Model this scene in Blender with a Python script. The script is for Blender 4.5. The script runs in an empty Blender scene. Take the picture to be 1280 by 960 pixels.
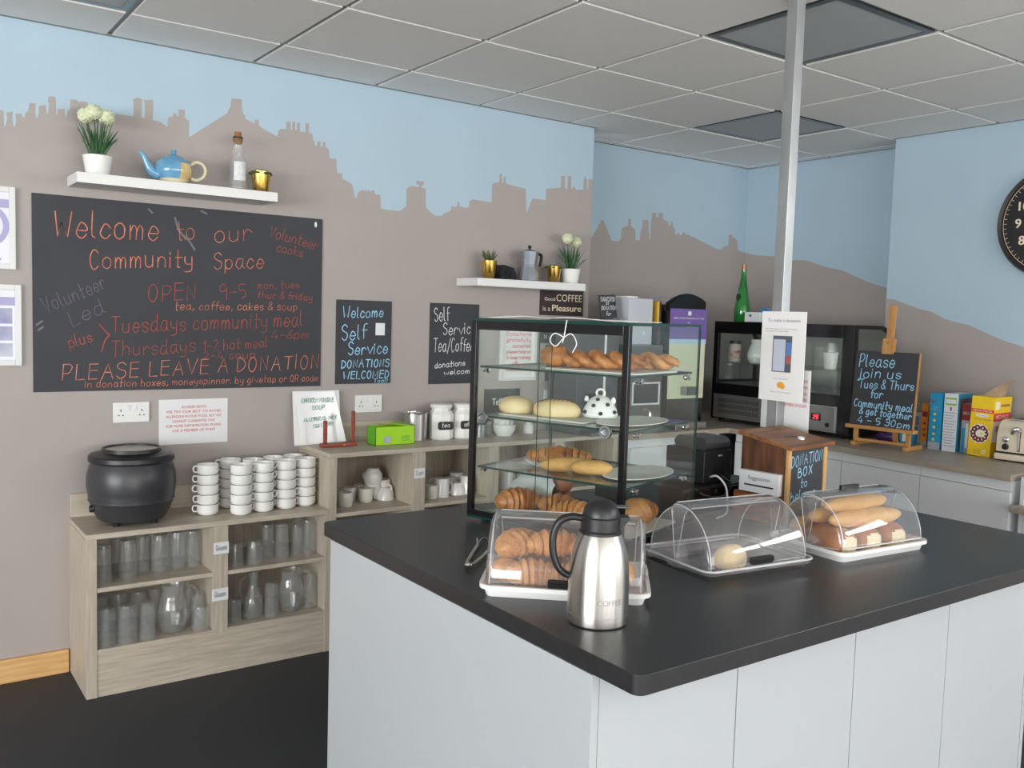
import bpy, bmesh, math, random
from mathutils import Vector, Matrix
from mathutils.geometry import tessellate_polygon
random.seed(7)
PI = math.pi
SC = bpy.context.scene
COL = SC.collection

# ---------------------------------------------------------------- camera
CAM = Vector((-0.839, -4.064, 1.538))
YAW, PIT, ROL, FPX = -0.6218116654, 1.4952417167, 0.0304232237, 1137.11
ROT = Matrix.Rotation(YAW, 3, 'Z') @ Matrix.Rotation(PIT, 3, 'X') @ Matrix.Rotation(ROL, 3, 'Z')
cam_data = bpy.data.cameras.new('camera'); cam = bpy.data.objects.new('camera', cam_data); COL.objects.link(cam)
cam.matrix_world = Matrix.Translation(CAM) @ ROT.to_4x4()
cam_data.sensor_width = 36.0; cam_data.lens = FPX / 1280 * 36.0
cam_data.clip_start = 0.05; cam_data.clip_end = 100
SC.camera = cam

# ---------------------------------------------------------------- light and exposure
SC.view_settings.view_transform = 'Standard'
SC.view_settings.look = 'None'
SC.view_settings.gamma = 1.0
SC.view_settings.use_curve_mapping = False
SC.view_settings.exposure = 0.42
SC.cycles.max_bounces = 24
SC.cycles.transparent_max_bounces = 48
SC.cycles.glossy_bounces = 6
SC.cycles.diffuse_bounces = 5
SC.cycles.caustics_reflective = False
SC.cycles.caustics_refractive = False
world = bpy.data.worlds.new('sky'); SC.world = world; world.use_nodes = True
world.node_tree.nodes['Background'].inputs[0].default_value = (0.80, 0.90, 1.0, 1)
world.node_tree.nodes['Background'].inputs[1].default_value = 1.2
FRONT = -11.0                     # the unseen shop-front wall behind the camera, invented for its daylight windows
LEFT_WINDOW = (-8.2, -2.6)
RIGHT_WINDOW = (-8.6, -4.6)
RZ0 = 1.85                        # the right wall has a high strip window
WZ0, WZ1 = .30, 2.46              # sill and head of every window
def area(name, loc, sx, sz, power, col, rot):
    l = bpy.data.lights.new(name, 'AREA'); l.shape = 'RECTANGLE'; l.size = sx; l.size_y = sz; l.energy = power; l.color = col
    o = bpy.data.objects.new(name, l); COL.objects.link(o); o.location = loc; o.rotation_euler = rot
    return o
WINDOWS = [(-6.2, -3.2), (-2.8, -0.7), (-.4, 1.7), (2.0, 3.9)]
WH = WZ1-WZ0; WM = (WZ0+WZ1)/2
for (a, b), e in zip(WINDOWS, (60, 80, 80, 86)):
    area('unseen_shop_window_daylight', ((a+b)/2, FRONT-0.12, WM), b-a-0.1, WH-.1, e, (1.0, 0.985, 0.97), (PI/2, 0, 0))
area('left_window_daylight', (-7.12, sum(LEFT_WINDOW)/2, WM), LEFT_WINDOW[1]-LEFT_WINDOW[0]-.1, WH-.1, 430, (.97, .99, 1.0), (PI/2, 0, -PI/2))
area('right_window_daylight', (4.18, sum(RIGHT_WINDOW)/2, (RZ0+WZ1)/2), RIGHT_WINDOW[1]-RIGHT_WINDOW[0]-.1, WZ1-RZ0-.1, 85, (1.0, .985, .97), (PI/2, 0, PI/2))

def at(px, py, x=None, y=None, z=None):
    """the point of a plane x=, y= or z= that stands behind pixel (px, py) of the 1280x960 frame"""
    d = ROT @ Vector(((px-640)/FPX, -(py-480)/FPX, -1))
    if z is not None: t = (z-CAM.z)/d.z
    elif y is not None: t = (y-CAM.y)/d.y
    else: t = (x-CAM.x)/d.x
    return CAM + d*t
def at_depth(px, py, t):
    return CAM + (ROT @ Vector(((px-640)/FPX, -(py-480)/FPX, -1)))*t

# ---------------------------------------------------------------- mesh helpers
def refine(pts, r, k=5):
    """a smooth curve through a few control points, the radius carried along"""
    pts = [Vector(p) for p in pts]; rr = list(r) if hasattr(r, '__len__') else [r]*len(pts)
    q = [pts[0]*2-pts[1]]+pts+[pts[-1]*2-pts[-2]]; out = []; ro = []
    for i in range(1, len(q)-2):
        a, b, c, d = q[i-1:i+3]
        for j in range(k):
            t = j/k; out.append(.5*((2*b)+(c-a)*t+(2*a-5*b+4*c-d)*t*t+(3*b-a-3*c+d)*t**3)); ro.append(rr[i-1]*(1-t)+rr[i]*t)
    return out+[pts[-1]], ro+[rr[-1]]
class MB:
    def __init__(s): s.v = []; s.f = []; s.m = []
    def add(s, vs, fs, mi=0, M=None):
        k = len(s.v)
        s.v += [tuple(M @ Vector(v)) if M is not None else tuple(v) for v in vs]
        s.f += [[i+k for i in f] for f in fs]; s.m += [mi]*len(fs)
        return s
    def box(s, a, b, bev=0.0, mi=0, M=None, seg=2):
        x0, y0, z0 = a; x1, y1, z1 = b
        if bev <= 0:
            vs = [(x0,y0,z0),(x1,y0,z0),(x1,y1,z0),(x0,y1,z0),(x0,y0,z1),(x1,y0,z1),(x1,y1,z1),(x0,y1,z1)]
            fs = [(0,3,2,1),(4,5,6,7),(0,1,5,4),(1,2,6,5),(2,3,7,6),(3,0,4,7)]
            return s.add(vs, fs, mi, M)
        s.bevelled = True
        bm = bmesh.new(); bmesh.ops.create_cube(bm, size=1.0)
        for v in bm.verts: v.co = Vector(((v.co.x+.5)*(x1-x0)+x0, (v.co.y+.5)*(y1-y0)+y0, (v.co.z+.5)*(z1-z0)+z0))
        bmesh.ops.bevel(bm, geom=list(bm.edges), offset=bev, segments=seg, affect='EDGES', profile=0.5)
        bm.verts.index_update()
        s.add([v.co.copy() for v in bm.verts], [[v.index for v in f.verts] for f in bm.faces], mi, M); bm.free()
        return s
    def lathe(s, prof, n=32, c=(0,0,0), mi=0, M=None, sx=1, sy=1):
        vs = []; fs = []; rings = []
        for r, z in prof:
            if r < 1e-6: rings.append([len(vs)]); vs.append((c[0], c[1], c[2]+z))
            else:
                rings.append(list(range(len(vs), len(vs)+n)))
                vs += [(c[0]+r*sx*math.cos(2*PI*i/n), c[1]+r*sy*math.sin(2*PI*i/n), c[2]+z) for i in range(n)]
        for A, B in zip(rings, rings[1:]):
            for i in range(n):
                j = (i+1) % n
                if len(A) == 1 and len(B) == 1: continue
                if len(A) == 1: fs.append((A[0], B[j], B[i]))
                elif len(B) == 1: fs.append((A[i], A[j], B[0]))
                else: fs.append((A[i], A[j], B[j], B[i]))
        return s.add(vs, fs, mi, M)
    def tube(s, pts, r, n=10, mi=0, closed=False, M=None, flat=1.0, smooth=True):
        if smooth and not closed and 3 <= len(pts) <= 14: pts, r = refine(pts, r)
        pts = [Vector(p) for p in pts]; m = len(pts); vs = []; fs = []
        rr = r if hasattr(r, '__len__') else [r]*m
        def tan(i):
            if closed: return (pts[(i+1) % m]-pts[i-1]).normalized()
            return (pts[min(i+1, m-1)]-pts[max(i-1, 0)]).normalized()
        t0 = tan(0); up = Vector((0,0,1)) if abs(t0.z) < .9 else Vector((1,0,0))
        nrm = (up - t0*up.dot(t0)).normalized()
        for i in range(m):
            t = tan(i); nrm = (nrm - t*nrm.dot(t)).normalized(); bn = t.cross(nrm)
            vs += [pts[i] + nrm*(rr[i]*flat*math.cos(2*PI*k/n)) + bn*(rr[i]*math.sin(2*PI*k/n)) for k in range(n)]
        for i in range(m if closed else m-1):
            for k in range(n):
                a = i*n+k; b = i*n+(k+1) % n; c2 = ((i+1) % m)*n+(k+1) % n; d = ((i+1) % m)*n+k
                fs.append((a, b, c2, d))
        if not closed:
            fs.append(list(range(n))[::-1]); fs.append([(m-1)*n+k for k in range(n)])
        return s.add(vs, fs, mi, M)
    def prism(s, poly, h0, h1, axis='z', mi=0, M=None):
        """extrude a 2D outline between h0 and h1 along an axis (the outline lies in the other two, in x y z order)"""
        n = len(poly)
        def P(p, h): return {'z': (p[0],p[1],h), 'y': (p[0],h,p[1]), 'x': (h,p[0],p[1])}[axis]
        vs = [P(p, h0) for p in poly]+[P(p, h1) for p in poly]
        tris = tessellate_polygon([[Vector((p[0], p[1], 0)) for p in poly]])
        area2 = sum(poly[i][0]*poly[(i+1) % n][1]-poly[(i+1) % n][0]*poly[i][1] for i in range(n))
        if axis == 'y': area2 = -area2
        fs = []
        if n <= 4:
            fs += [list(range(n))[::-1], list(range(n, 2*n))]
        else:
            for t in tris:
                a = sum(poly[t[i]][0]*poly[t[(i+1) % 3]][1]-poly[t[(i+1) % 3]][0]*poly[t[i]][1] for i in range(3))
                if axis == 'y': a = -a
                t = list(t) if a > 0 else list(t)[::-1]
                fs += [t[::-1], [i+n for i in t]]
        for i in range(n): fs.append((i, (i+1) % n, n+(i+1) % n, n+i))
        if area2 < 0:
            k = len(fs)-n
            fs = ([f[::-1] for f in fs[:2]] if n <= 4 else fs[:k]) + [f[::-1] for f in fs[k:]]
        return s.add(vs, fs, mi, M)
    def ell(s, c, rx, ry, rz, nu=24, nv=14, mi=0, M=None, fn=None, e=1.0):
        vs = []; fs = []
        def pw(a): return math.copysign(abs(a)**e, a)
        for j in range(nv+1):
            th = PI*j/nv
            for i in range(nu):
                ph = 2*PI*i/nu
                u = Vector((pw(math.sin(th))*pw(math.cos(ph)), pw(math.sin(th))*pw(math.sin(ph)), pw(math.cos(th))))
                k = fn(u) if fn else 1.0
                vs.append((c[0]+u.x*rx*k, c[1]+u.y*ry*k, c[2]+u.z*rz*k))
        for j in range(nv):
            for i in range(nu):
                a = j*nu+i; b = j*nu+(i+1) % nu
                fs.append((a, a+nu, b+nu, b))
        return s.add(vs, fs, mi, M)
    nstroke = 0; bevelled = False
    def ribbon(s, pts, w, y=0.0, mi=0):
        """a flat stroke in the x-z plane facing -y"""
        m = len(pts); L = []; Rr = []; s.nstroke += 1; y = y-1.2e-5*(s.nstroke % 40)
        for i in range(m):
            a = pts[max(i-1, 0)]; b = pts[min(i+1, m-1)]
            dx, dz = b[0]-a[0], b[1]-a[1]; l = math.hypot(dx, dz) or 1
            nx, nz = -dz/l*w/2, dx/l*w/2
            ex = 0
            if i == 0: ex = -w*.4
            if i == m-1: ex = w*.4
            px, pz = pts[i][0]+dx/l*ex, pts[i][1]+dz/l*ex
            L.append((px+nx, y, pz+nz)); Rr.append((px-nx, y, pz-nz))
        return s.add(L+Rr, [(i, m+i, m+i+1, i+1) for i in range(m-1)], mi)

def rrect(x0, z0, x1, z1, r, n=5):
    out = []
    for cx, cz, a0 in ((x1-r, z0+r, -PI/2), (x1-r, z1-r, 0), (x0+r, z1-r, PI/2), (x0+r, z0+r, PI)):
        for i in range(n+1):
            a = a0+PI/2*i/n; out.append((cx+r*math.cos(a), cz+r*math.sin(a)))
    return out

def setp(o, label=None, cat=None, group=None, kind=None):
    for k, v in (('label', label), ('category', cat), ('group', group), ('kind', kind)):
        if v: o[k] = v
    return o
def O(name, mb, mats, parent=None, loc=None, rz=0.0, label=None, cat=None, group=None, kind=None, sharp=35, flat=False):
    me = bpy.data.meshes.new(name); me.from_pydata(mb.v, [], mb.f)
    for mt in (mats if isinstance(mats, (list, tuple)) else [mats]): me.materials.append(mt)
    if any(mb.m): me.polygons.foreach_set('material_index', mb.m)
    if not flat:
        me.polygons.foreach_set('use_smooth', [True]*len(me.polygons))
        me.set_sharp_from_angle(angle=math.radians(sharp))
    me.update()
    o = bpy.data.objects.new(name, me); COL.objects.link(o)
    if parent is not None: o.parent = parent
    if loc is not None: o.location = loc
    if rz: o.rotation_euler = (0, 0, rz)
    if mb.bevelled and not flat:
        wn = o.modifiers.new('even_shading', 'WEIGHTED_NORMAL'); wn.keep_sharp = True
    return setp(o, label, cat, group, kind)
def T(name, label, cat, loc, rz=0.0, group=None):
    o = bpy.data.objects.new(name, None); COL.objects.link(o); o.empty_display_size = 0.05
    o.location = loc; o.rotation_euler = (0, 0, rz)
    return setp(o, label, cat, group)
def dup(root, loc=None, rz=None, label=None, group=None, parent=None, rot=None):
    c = root.copy(); COL.objects.link(c)
    if parent is not None: c.parent = parent
    if loc is not None: c.location = loc
    if rz is not None: c.rotation_euler = (root.rotation_euler[0], root.rotation_euler[1], rz)
    if rot is not None: c.rotation_euler = rot
    setp(c, label, None, group)
    for ch in list(root.children): dup(ch, parent=c)
    return c

# ---------------------------------------------------------------- materials
def lin(h):
    h = h.lstrip('#'); c = [int(h[i:i+2], 16)/255 for i in (0, 2, 4)]
    return tuple(x/12.92 if x <= .04045 else ((x+.055)/1.055)**2.4 for x in c)+(1.0,)
MATS = {}
def new_mat(name):
    m = bpy.data.materials.new(name); m.use_nodes = True; nt = m.node_tree
    return m, nt, nt.nodes['Principled BSDF']
def M_(name, col, rough=0.5, metal=0.0, noise=0.0, nscale=20.0, bump=0.0, bscale=120.0, coat=0.0, col2=None, aniso=0.0, stretch=None, spec=None, emit=0.0, arot=0.0):
    """a procedural principled material: colour varied by noise, fine bump"""
    if name in MATS: return MATS[name]
    m, nt, b = new_mat(name); c = lin(col)
    b.inputs['Roughness'].default_value = rough; b.inputs['Metallic'].default_value = metal
    b.inputs['Coat Weight'].default_value = coat
    if spec is not None: b.inputs['Specular IOR Level'].default_value = spec
    if aniso: b.inputs['Anisotropic'].default_value = aniso; b.inputs['Anisotropic Rotation'].default_value = arot
    tc = nt.nodes.new('ShaderNodeTexCoord'); vec = tc.outputs['Object']
    if stretch:
        mp = nt.nodes.new('ShaderNodeMapping'); mp.inputs['Scale'].default_value = stretch
        nt.links.new(vec, mp.inputs['Vector']); vec = mp.outputs['Vector']
    nz = nt.nodes.new('ShaderNodeTexNoise'); nz.inputs['Scale'].default_value = nscale; nz.inputs['Detail'].default_value = 5
    nt.links.new(vec, nz.inputs['Vector'])
    rp = nt.nodes.new('ShaderNodeValToRGB'); e = rp.color_ramp.elements
    k = 1-noise
    e[0].position = .32; e[1].position = .68
    e[0].color = lin(col2) if col2 else (c[0]*k, c[1]*k, c[2]*k, 1); e[1].color = c
    nt.links.new(nz.outputs['Fac'], rp.inputs['Fac']); nt.links.new(rp.outputs['Color'], b.inputs['Base Color'])
    if emit:
        b.inputs['Emission Color'].default_value = c; b.inputs['Emission Strength'].default_value = emit
    if bump:
        n2 = nt.nodes.new('ShaderNodeTexNoise'); n2.inputs['Scale'].default_value = bscale; n2.inputs['Detail'].default_value = 3
        nt.links.new(vec, n2.inputs['Vector'])
        bp = nt.nodes.new('ShaderNodeBump'); bp.inputs['Strength'].default_value = bump; bp.inputs['Distance'].default_value = 0.01
        nt.links.new(n2.outputs['Fac'], bp.inputs['Height']); nt.links.new(bp.outputs['Normal'], b.inputs['Normal'])
    MATS[name] = m
    return m
def M_wood(name, c1, c2, scale=6.0, stretch=(1, 14, 14), rough=0.5, knots=False, dist=3.0):
    """grain running along local x (stretch squeezes the noise along the other axes)"""
    if name in MATS: return MATS[name]
    m, nt, b = new_mat(name); b.inputs['Roughness'].default_value = rough
    tc = nt.nodes.new('ShaderNodeTexCoord'); mp = nt.nodes.new('ShaderNodeMapping'); mp.inputs['Scale'].default_value = stretch
    nt.links.new(tc.outputs['Object'], mp.inputs['Vector'])
    nz = nt.nodes.new('ShaderNodeTexNoise'); nz.inputs['Scale'].default_value = scale; nz.inputs['Detail'].default_value = 8
    nz.inputs['Distortion'].default_value = dist*.1
    nt.links.new(mp.outputs['Vector'], nz.inputs['Vector'])
    rp = nt.nodes.new('ShaderNodeValToRGB'); e = rp.color_ramp.elements
    e[0].position = .3; e[1].position = .7; e[0].color = lin(c2); e[1].color = lin(c1)
    nt.links.new(nz.outputs['Fac'], rp.inputs['Fac']); nt.links.new(rp.outputs['Color'], b.inputs['Base Color'])
    bp = nt.nodes.new('ShaderNodeBump'); bp.inputs['Strength'].default_value = .08; bp.inputs['Distance'].default_value = 0.005
    nt.links.new(nz.outputs['Fac'], bp.inputs['Height']); nt.links.new(bp.outputs['Normal'], b.inputs['Normal'])
    MATS[name] = m
    return m
def M_glass(name, tint=(.95, .97, .96), ior=1.45, rough=0.0, haze=0.0, edge=0.0, hazecol=(.9, .9, .9)):
    """clear sheet: mostly see-through, mirror reflection by Fresnel, a little haze"""
    if name in MATS: return MATS[name]
    m = bpy.data.materials.new(name); m.use_nodes = True; nt = m.node_tree; nt.nodes.clear()
    out = nt.nodes.new('ShaderNodeOutputMaterial')
    tr = nt.nodes.new('ShaderNodeBsdfTransparent'); tr.inputs[0].default_value = (*tint, 1)
    gl = nt.nodes.new('ShaderNodeBsdfGlossy'); gl.inputs['Roughness'].default_value = rough
    # Schlick reflectance, the same from both sides of the sheet
    lw = nt.nodes.new('ShaderNodeLayerWeight'); lw.inputs['Blend'].default_value = .5
    pw = nt.nodes.new('ShaderNodeMath'); pw.operation = 'POWER'; pw.inputs[1].default_value = 5.0
    nt.links.new(lw.outputs['Facing'], pw.inputs[0])
    f0 = ((ior-1)/(ior+1))**2
    ml = nt.nodes.new('ShaderNodeMath'); ml.operation = 'MULTIPLY_ADD'; ml.inputs[1].default_value = (1-f0)*.8; ml.inputs[2].default_value = f0
    nt.links.new(pw.outputs[0], ml.inputs[0]); fac = ml.outputs[0]
    mx = nt.nodes.new('ShaderNodeMixShader')
    if edge:
        p2 = nt.nodes.new('ShaderNodeMath'); p2.operation = 'POWER'; p2.inputs[1].default_value = 2.2
        nt.links.new(lw.outputs['Facing'], p2.inputs[0])
        m3 = nt.nodes.new('ShaderNodeMath'); m3.operation = 'MULTIPLY_ADD'; m3.inputs[1].default_value = edge; m3.use_clamp = True
        nt.links.new(p2.outputs[0], m3.inputs[0]); nt.links.new(fac, m3.inputs[2]); fac = m3.outputs[0]
    nt.links.new(fac, mx.inputs[0]); nt.links.new(tr.outputs[0], mx.inputs[1]); nt.links.new(gl.outputs[0], mx.inputs[2])
    last = mx.outputs[0]
    if haze:
        df = nt.nodes.new('ShaderNodeBsdfDiffuse'); df.inputs[0].default_value = (*hazecol, 1)
        m2 = nt.nodes.new('ShaderNodeMixShader'); m2.inputs[0].default_value = haze
        nt.links.new(last, m2.inputs[1]); nt.links.new(df.outputs[0], m2.inputs[2]); last = m2.outputs[0]
    nt.links.new(last, out.inputs[0]); MATS[name] = m
    return m
def M_two(name, c1, c2, **k):
    return M_(name, c1, col2=c2, **k)

WALL_BLUE = M_('wall_paint_sky_blue', '#AFC5D2', .75, noise=.03, nscale=2.5, bump=.03, bscale=300)
WALL_GREY = M_('wall_paint_taupe', '#ABA29D', .75, noise=.04, nscale=2.5, bump=.03, bscale=300)
WALL_PLAIN = M_('wall_paint_plain', '#DCDCDA', .8, noise=.03)
WHITE = M_('white_laminate', '#B3B7BB', .32, noise=.015, nscale=3)
WHITE_GREY = M_('pale_grey_laminate', '#B2B6B9', .35, noise=.015, nscale=3)
DOOR_W = M_('white_door_laminate', '#E2E4E6', .3, noise=.015, nscale=3)
WHITE_SAT = M_('white_satin_paint', '#E3E2E0', .4, noise=.01)
BLACKTOP = M_('black_worktop', '#2B2B2D', .34, noise=.25, nscale=60, bump=.02, bscale=500)
FLOOR = M_('black_vinyl_floor', '#34363B', .62, noise=.25, nscale=240, bump=.05, bscale=600)
CEIL = M_('ceiling_tile', '#F4F2EF', .9, noise=.05, nscale=320, bump=.12, bscale=600)
GRID_M = M_('ceiling_grid_metal', '#8E8D8B', .5)
TILE_EDGE = M_('ceiling_tile_edge', '#F2F1EE', .7)
OAK = M_wood('grey_oak_laminate', '#C8BDAC', '#AEA292', 5, (1.2, 16, 16), .45)
OAK_V = M_wood('grey_oak_laminate_upright', '#C4B9A8', '#AA9E8E', 5, (16, 16, 1.2), .45)
COUNTER = M_wood('grey_oak_counter', '#B1A597', '#9A8E80', 5, (10, 1.4, 10), .42)
PINE = M_wood('pine_skirting', '#E0B77E', '#C8955A', 4, (1.0, 14, 14), .45)
SLATE = M_('chalkboard_black', '#3A3B40', .7, noise=.12, nscale=5)
BLACK = M_('black_plastic', '#1D1D1F', .38, noise=.05)
BLACK_GLOSS = M_('black_gloss', '#131315', .15, noise=.05)
BLACK_SATIN = M_('black_satin_enamel', '#38383B', .36, noise=.06, nscale=8)
STEEL = M_('brushed_steel', '#C9C6C1', .30, 1.0, noise=.06, nscale=30, stretch=(1, 1, 40), aniso=.8, arot=.25)
STEEL_D = M_('steel_grey', '#8F9295', .35, 1.0, noise=.05)
CHROME = M_('chrome', '#DADADA', .08, 1.0)
GOLD = M_('gold_metal', '#D9B25E', .16, 1.0)
CERAMIC = M_('white_ceramic', '#EDECE8', .16, noise=.01, coat=.3)
CERAMIC_C = M_('cream_ceramic', '#E9E5DA', .18, noise=.01, coat=.3)
PAPER = M_('white_paper', '#ECEBE7', .6, noise=.015)
LAMIN = M_('laminated_paper', '#E6E6E6', .14, noise=.01)
CARD = M_('white_card', '#E3E4E6', .5)
GLASS = M_glass('clear_sheet_glass', (.960, .984, .976), 1.36, 0.0, .008)
WINDOW_GLASS = M_glass('clear_window_glass', (.99, .99, .99), 1.35)
GLASS_EDGE = M_('green_glass_edge', '#123A33', .1)
TUMBLER = M_glass('clear_drinking_glass', (.985, .99, .99), 1.5, .04, .055, .22, (.95, .97, .97))
ACRYL = M_glass('clear_acrylic', (.982, .982, .988), 1.45, .03, .035, .22)
ACRYL_RIM = M_glass('acrylic_edge', (.93, .93, .95), 1.5, .08, .42, .3, (.95, .95, .97))
BLUE_CHALK = M_('pale_blue_chalk', '#9FD3F0', .9)
WHITE_CHALK = M_('white_chalk', '#E8E8E8', .9)
ORANGE_CHALK = M_('orange_chalk', '#E29474', .9, col2='#B8604A', nscale=26)
RED_CHALK = M_('red_chalk', '#C25A49', .9, col2='#96483F', nscale=26)
DULL_CHALK = M_('faint_violet_chalk', '#7A7488', .9)
SMUDGE = M_('chalk_smudge', '#75747A', .95)
RED_INK = M_('red_ink', '#D0505C', .6)
PINK_INK = M_('pink_red_ink', '#E0546A', .6)
INK = M_('black_ink', '#2B2B30', .6)
GREY_INK = M_('grey_ink', '#6E7078', .6)
GREEN_INK = M_('green_ink', '#3E8A72', .6)

# ---------------------------------------------------------------- lettering
GLYPHS = {
'a': (4, '36160403122234 363342'), 'b': (4, '0902 0416263534322202'), 'c': (3.4, '3526160403122233'), 'd': (4, '36160403122234 393342'),
'e': (3.6, '04343526160403122233'), 'f': (2.6, '39291812 0636'), 'g': (4, '36160403122234 36312000'), 'h': (4, '0902 0416263532'),
'i': (1.2, '0602 0708'), 'j': (2, '16110001 1718'), 'k': (3.6, '0902 3604 0432'), 'l': (1.6, '090312'), 'm': (5, '0602 04162522 24364542'),
'n': (4, '0602 0416263532'), 'o': (3.8, '160503122233352616'), 'p': (3.8, '0600 0516263533221203'), 'q': (4, '36160403122234 363040'),
'r': (3, '0602 04162635'), 's': (3.4, '35261605142433221203'), 't': (3, '19131222 0636'), 'u': (4, '0603122233 3632'), 'v': (4, '062246'),
'w': (5.4, '0612254256'), 'x': (3.4, '0632 3602'), 'y': (3.8, '0604132333 36312000'), 'z': (3.4, '06360232'),
'A': (4.4, '022942 1535'), 'B': (3.6, '0902 0919282716 0616263433221202'), 'C': (3.8, '3829190704122233'), 'D': (3.8, '0902 091937341202'),
'E': (3.6, '0902 0939 0636 0232'), 'F': (3.4, '0902 0939 0636'), 'G': (4, '3829190704122233 253532'), 'H': (3.8, '0902 3932 0636'), 'I': (1.2, '0902'),
'J': (3.4, '3933221203'), 'K': (3.6, '0902 3905 0532'), 'L': (3.4, '090232'), 'M': (5, '0209244942'), 'N': (3.8, '02093239'),
'O': (4, '190704122234372919'), 'P': (3.6, '0902 092938372505'), 'Q': (4.2, '190704122234372919 2341'), 'R': (3.8, '0902 092938372505 2532'),
'S': (3.8, '3829190807163533221203'), 'T': (4.4, '0949 2922'), 'U': (3.8, '090412223439'), 'V': (4.4, '092249'), 'W': (5.6, '0912264259'),
'X': (3.6, '0932 3902'), 'Y': (4.2, '0926 4926 2622'), 'Z': (3.6, '09390232'),
'0': (4, '190704122234372919'), '1': (1.8, '071912'), '2': (3.6, '081929370232'), '3': (3.6, '0829383616 163533221203'), '4': (4.2, '290444 3632'),
'5': (3.6, '39090626353312'), '6': (3.6, '39160403122233342505'), '7': (3.6, '093912'), '8': (3.6, '19071626372919 16031222332616'), '9': (3.6, '37291908062637 3732'),
'-': (3.4, '0535'), '/': (3.4, '0139'), ',': (1.6, '1301'), '.': (1.2, '0203'), "'": (1.2, '0908'), '!': (1.4, '0905 0203'),
'&': (4.4, '4217293704123344'), '+': (3.6, '0535 1713'), ':': (1.4, '0605 0302'), '>': (3, '083502')}
ANGULAR = set("AEFHIKLMNTVWXYZkvwxz1247+-/!.,':>i")
def smooth_line(p):
    if len(p) < 3: return p
    q = [(2*p[0][0]-p[1][0], 2*p[0][1]-p[1][1])]+p+[(2*p[-1][0]-p[-2][0], 2*p[-1][1]-p[-2][1])]
    out = []
    for i in range(1, len(q)-2):
        a, b, c, d = q[i-1], q[i], q[i+1], q[i+2]
        for k in range(4):
            t = k/4
            out.append(tuple(.5*((2*b[j])+(-a[j]+c[j])*t+(2*a[j]-5*b[j]+4*c[j]-d[j])*t*t+(-a[j]+3*b[j]-3*c[j]+d[j])*t**3) for j in (0, 1)))
    return out+[p[-1]]
def htext(mb, text, a, b, h, w=0.004, y=-0.001, mi=0, slant=.10, jit=.25):
    """handwriting from baseline point a to baseline point b (local x, z), capitals h tall"""
    tot = sum((GLYPHS[c][0]+1.1) if c in GLYPHS else 2.6 for c in text)-1.1
    L = math.hypot(b[0]-a[0], b[1]-a[1]); ux, uz = (b[0]-a[0])/L, (b[1]-a[1])/L
    sx = L/tot; sz = h/7.0; cx = 0.0
    for c in text:
        if c not in GLYPHS: cx += 2.6; continue
        adv, strokes = GLYPHS[c]
        jy = random.uniform(-jit, jit); js = random.uniform(.94, 1.06)
        for st in strokes.split():
            p = [(int(st[i]), int(st[i+1], 16)-2) for i in range(0, len(st)-1, 2)]
            q = []
            for gx, gz in (p if c in ANGULAR else smooth_line(p)):
                X = (cx+gx+slant*gz)*sx; Z = (gz*js+jy)*sz
                q.append((a[0]+X*ux-Z*uz, a[1]+X*uz+Z*ux))
            mb.ribbon(q, w*random.uniform(.85, 1.15), y, mi)
        cx += adv+1.1
FONT_CACHE = {}
def glyph_mesh(text):
    if text not in FONT_CACHE:
        cu = bpy.data.curves.new('lettering', 'FONT'); cu.body = text; cu.size = 1.0; cu.resolution_u = 3
        ob = bpy.data.objects.new('lettering', cu); COL.objects.link(ob)
        me = ob.to_mesh()
        vs = [tuple(v.co) for v in me.vertices]; fs = [list(p.vertices) for p in me.polygons]
        ob.to_mesh_clear(); bpy.data.objects.remove(ob); bpy.data.curves.remove(cu)
        FONT_CACHE[text] = (vs, fs)
    return FONT_CACHE[text]
def ptext(mb, text, x, z, h, y=-0.001, mi=0, align='C', width=None, M=None, shear=0.0, bold=0.0):
    """printed type: baseline z, capital height h, facing -y"""
    vs, fs = glyph_mesh(text)
    x0 = min(v[0] for v in vs); x1 = max(v[0] for v in vs)
    s = h/0.70; sx = s if width is None else width/(x1-x0)
    off = {'C': -(x0+x1)/2, 'L': -x0, 'R': -x1}[align]
    for k_, d in enumerate((0,) if not bold else (-bold, 0, bold)):
        mb.add([(x+d+(v[0]+off)*sx+shear*v[1]*s, y-.00004*k_, z+v[1]*s) for v in vs], fs, mi, M)

# ---------------------------------------------------------------- the room
CEIL_Z = 2.62
XR, XA, XD, YB, YD = 2.60, 4.305, 4.055, 0.31, -0.975   # end of back wall, alcove right wall, right wall, alcove back wall, corner
def sky(raw, ox, oy, k):
    v = [float(t) for t in raw.replace(';', ' ').replace(',', ' ').split()]
    return [(ox+v[i]/k, oy+v[i+1]/k) for i in range(0, len(v), 2)]
SK_A = sky('0,185 22,190 25,285 33,285 45,235 38,200 80,195 75,240 83,285 92,285 100,250 95,207 135,207 137,225 150,232 160,195 172,195 180,150 175,142 220,142 218,205 222,232 230,232 240,200 238,160 283,153 285,190 290,210 297,205 302,140 294,130 300,100 340,103 345,130 345,213 352,213 355,178 398,178 400,222 410,225 415,188 430,185 435,118 475,122 485,140 495,130 540,137 545,185 600,190 690,207 740,212 760,217 800,222 820,225 822,135 815,120 850,107 880,120 872,140 872,232 890,232 890,140 885,122 940,122 945,140 940,248 985,258 1030,288 1035,230 1063,222 1065,205 1088,207 1090,222 1100,222 1098,180 1138,183 1137,230 1165,255 1163,352', 0, 100, 4.923)
SK_A += [(284, 141.5), (285.5, 138), (288.3, 133), (289.3, 123), (302, 124), (302.5, 135)]
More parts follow.
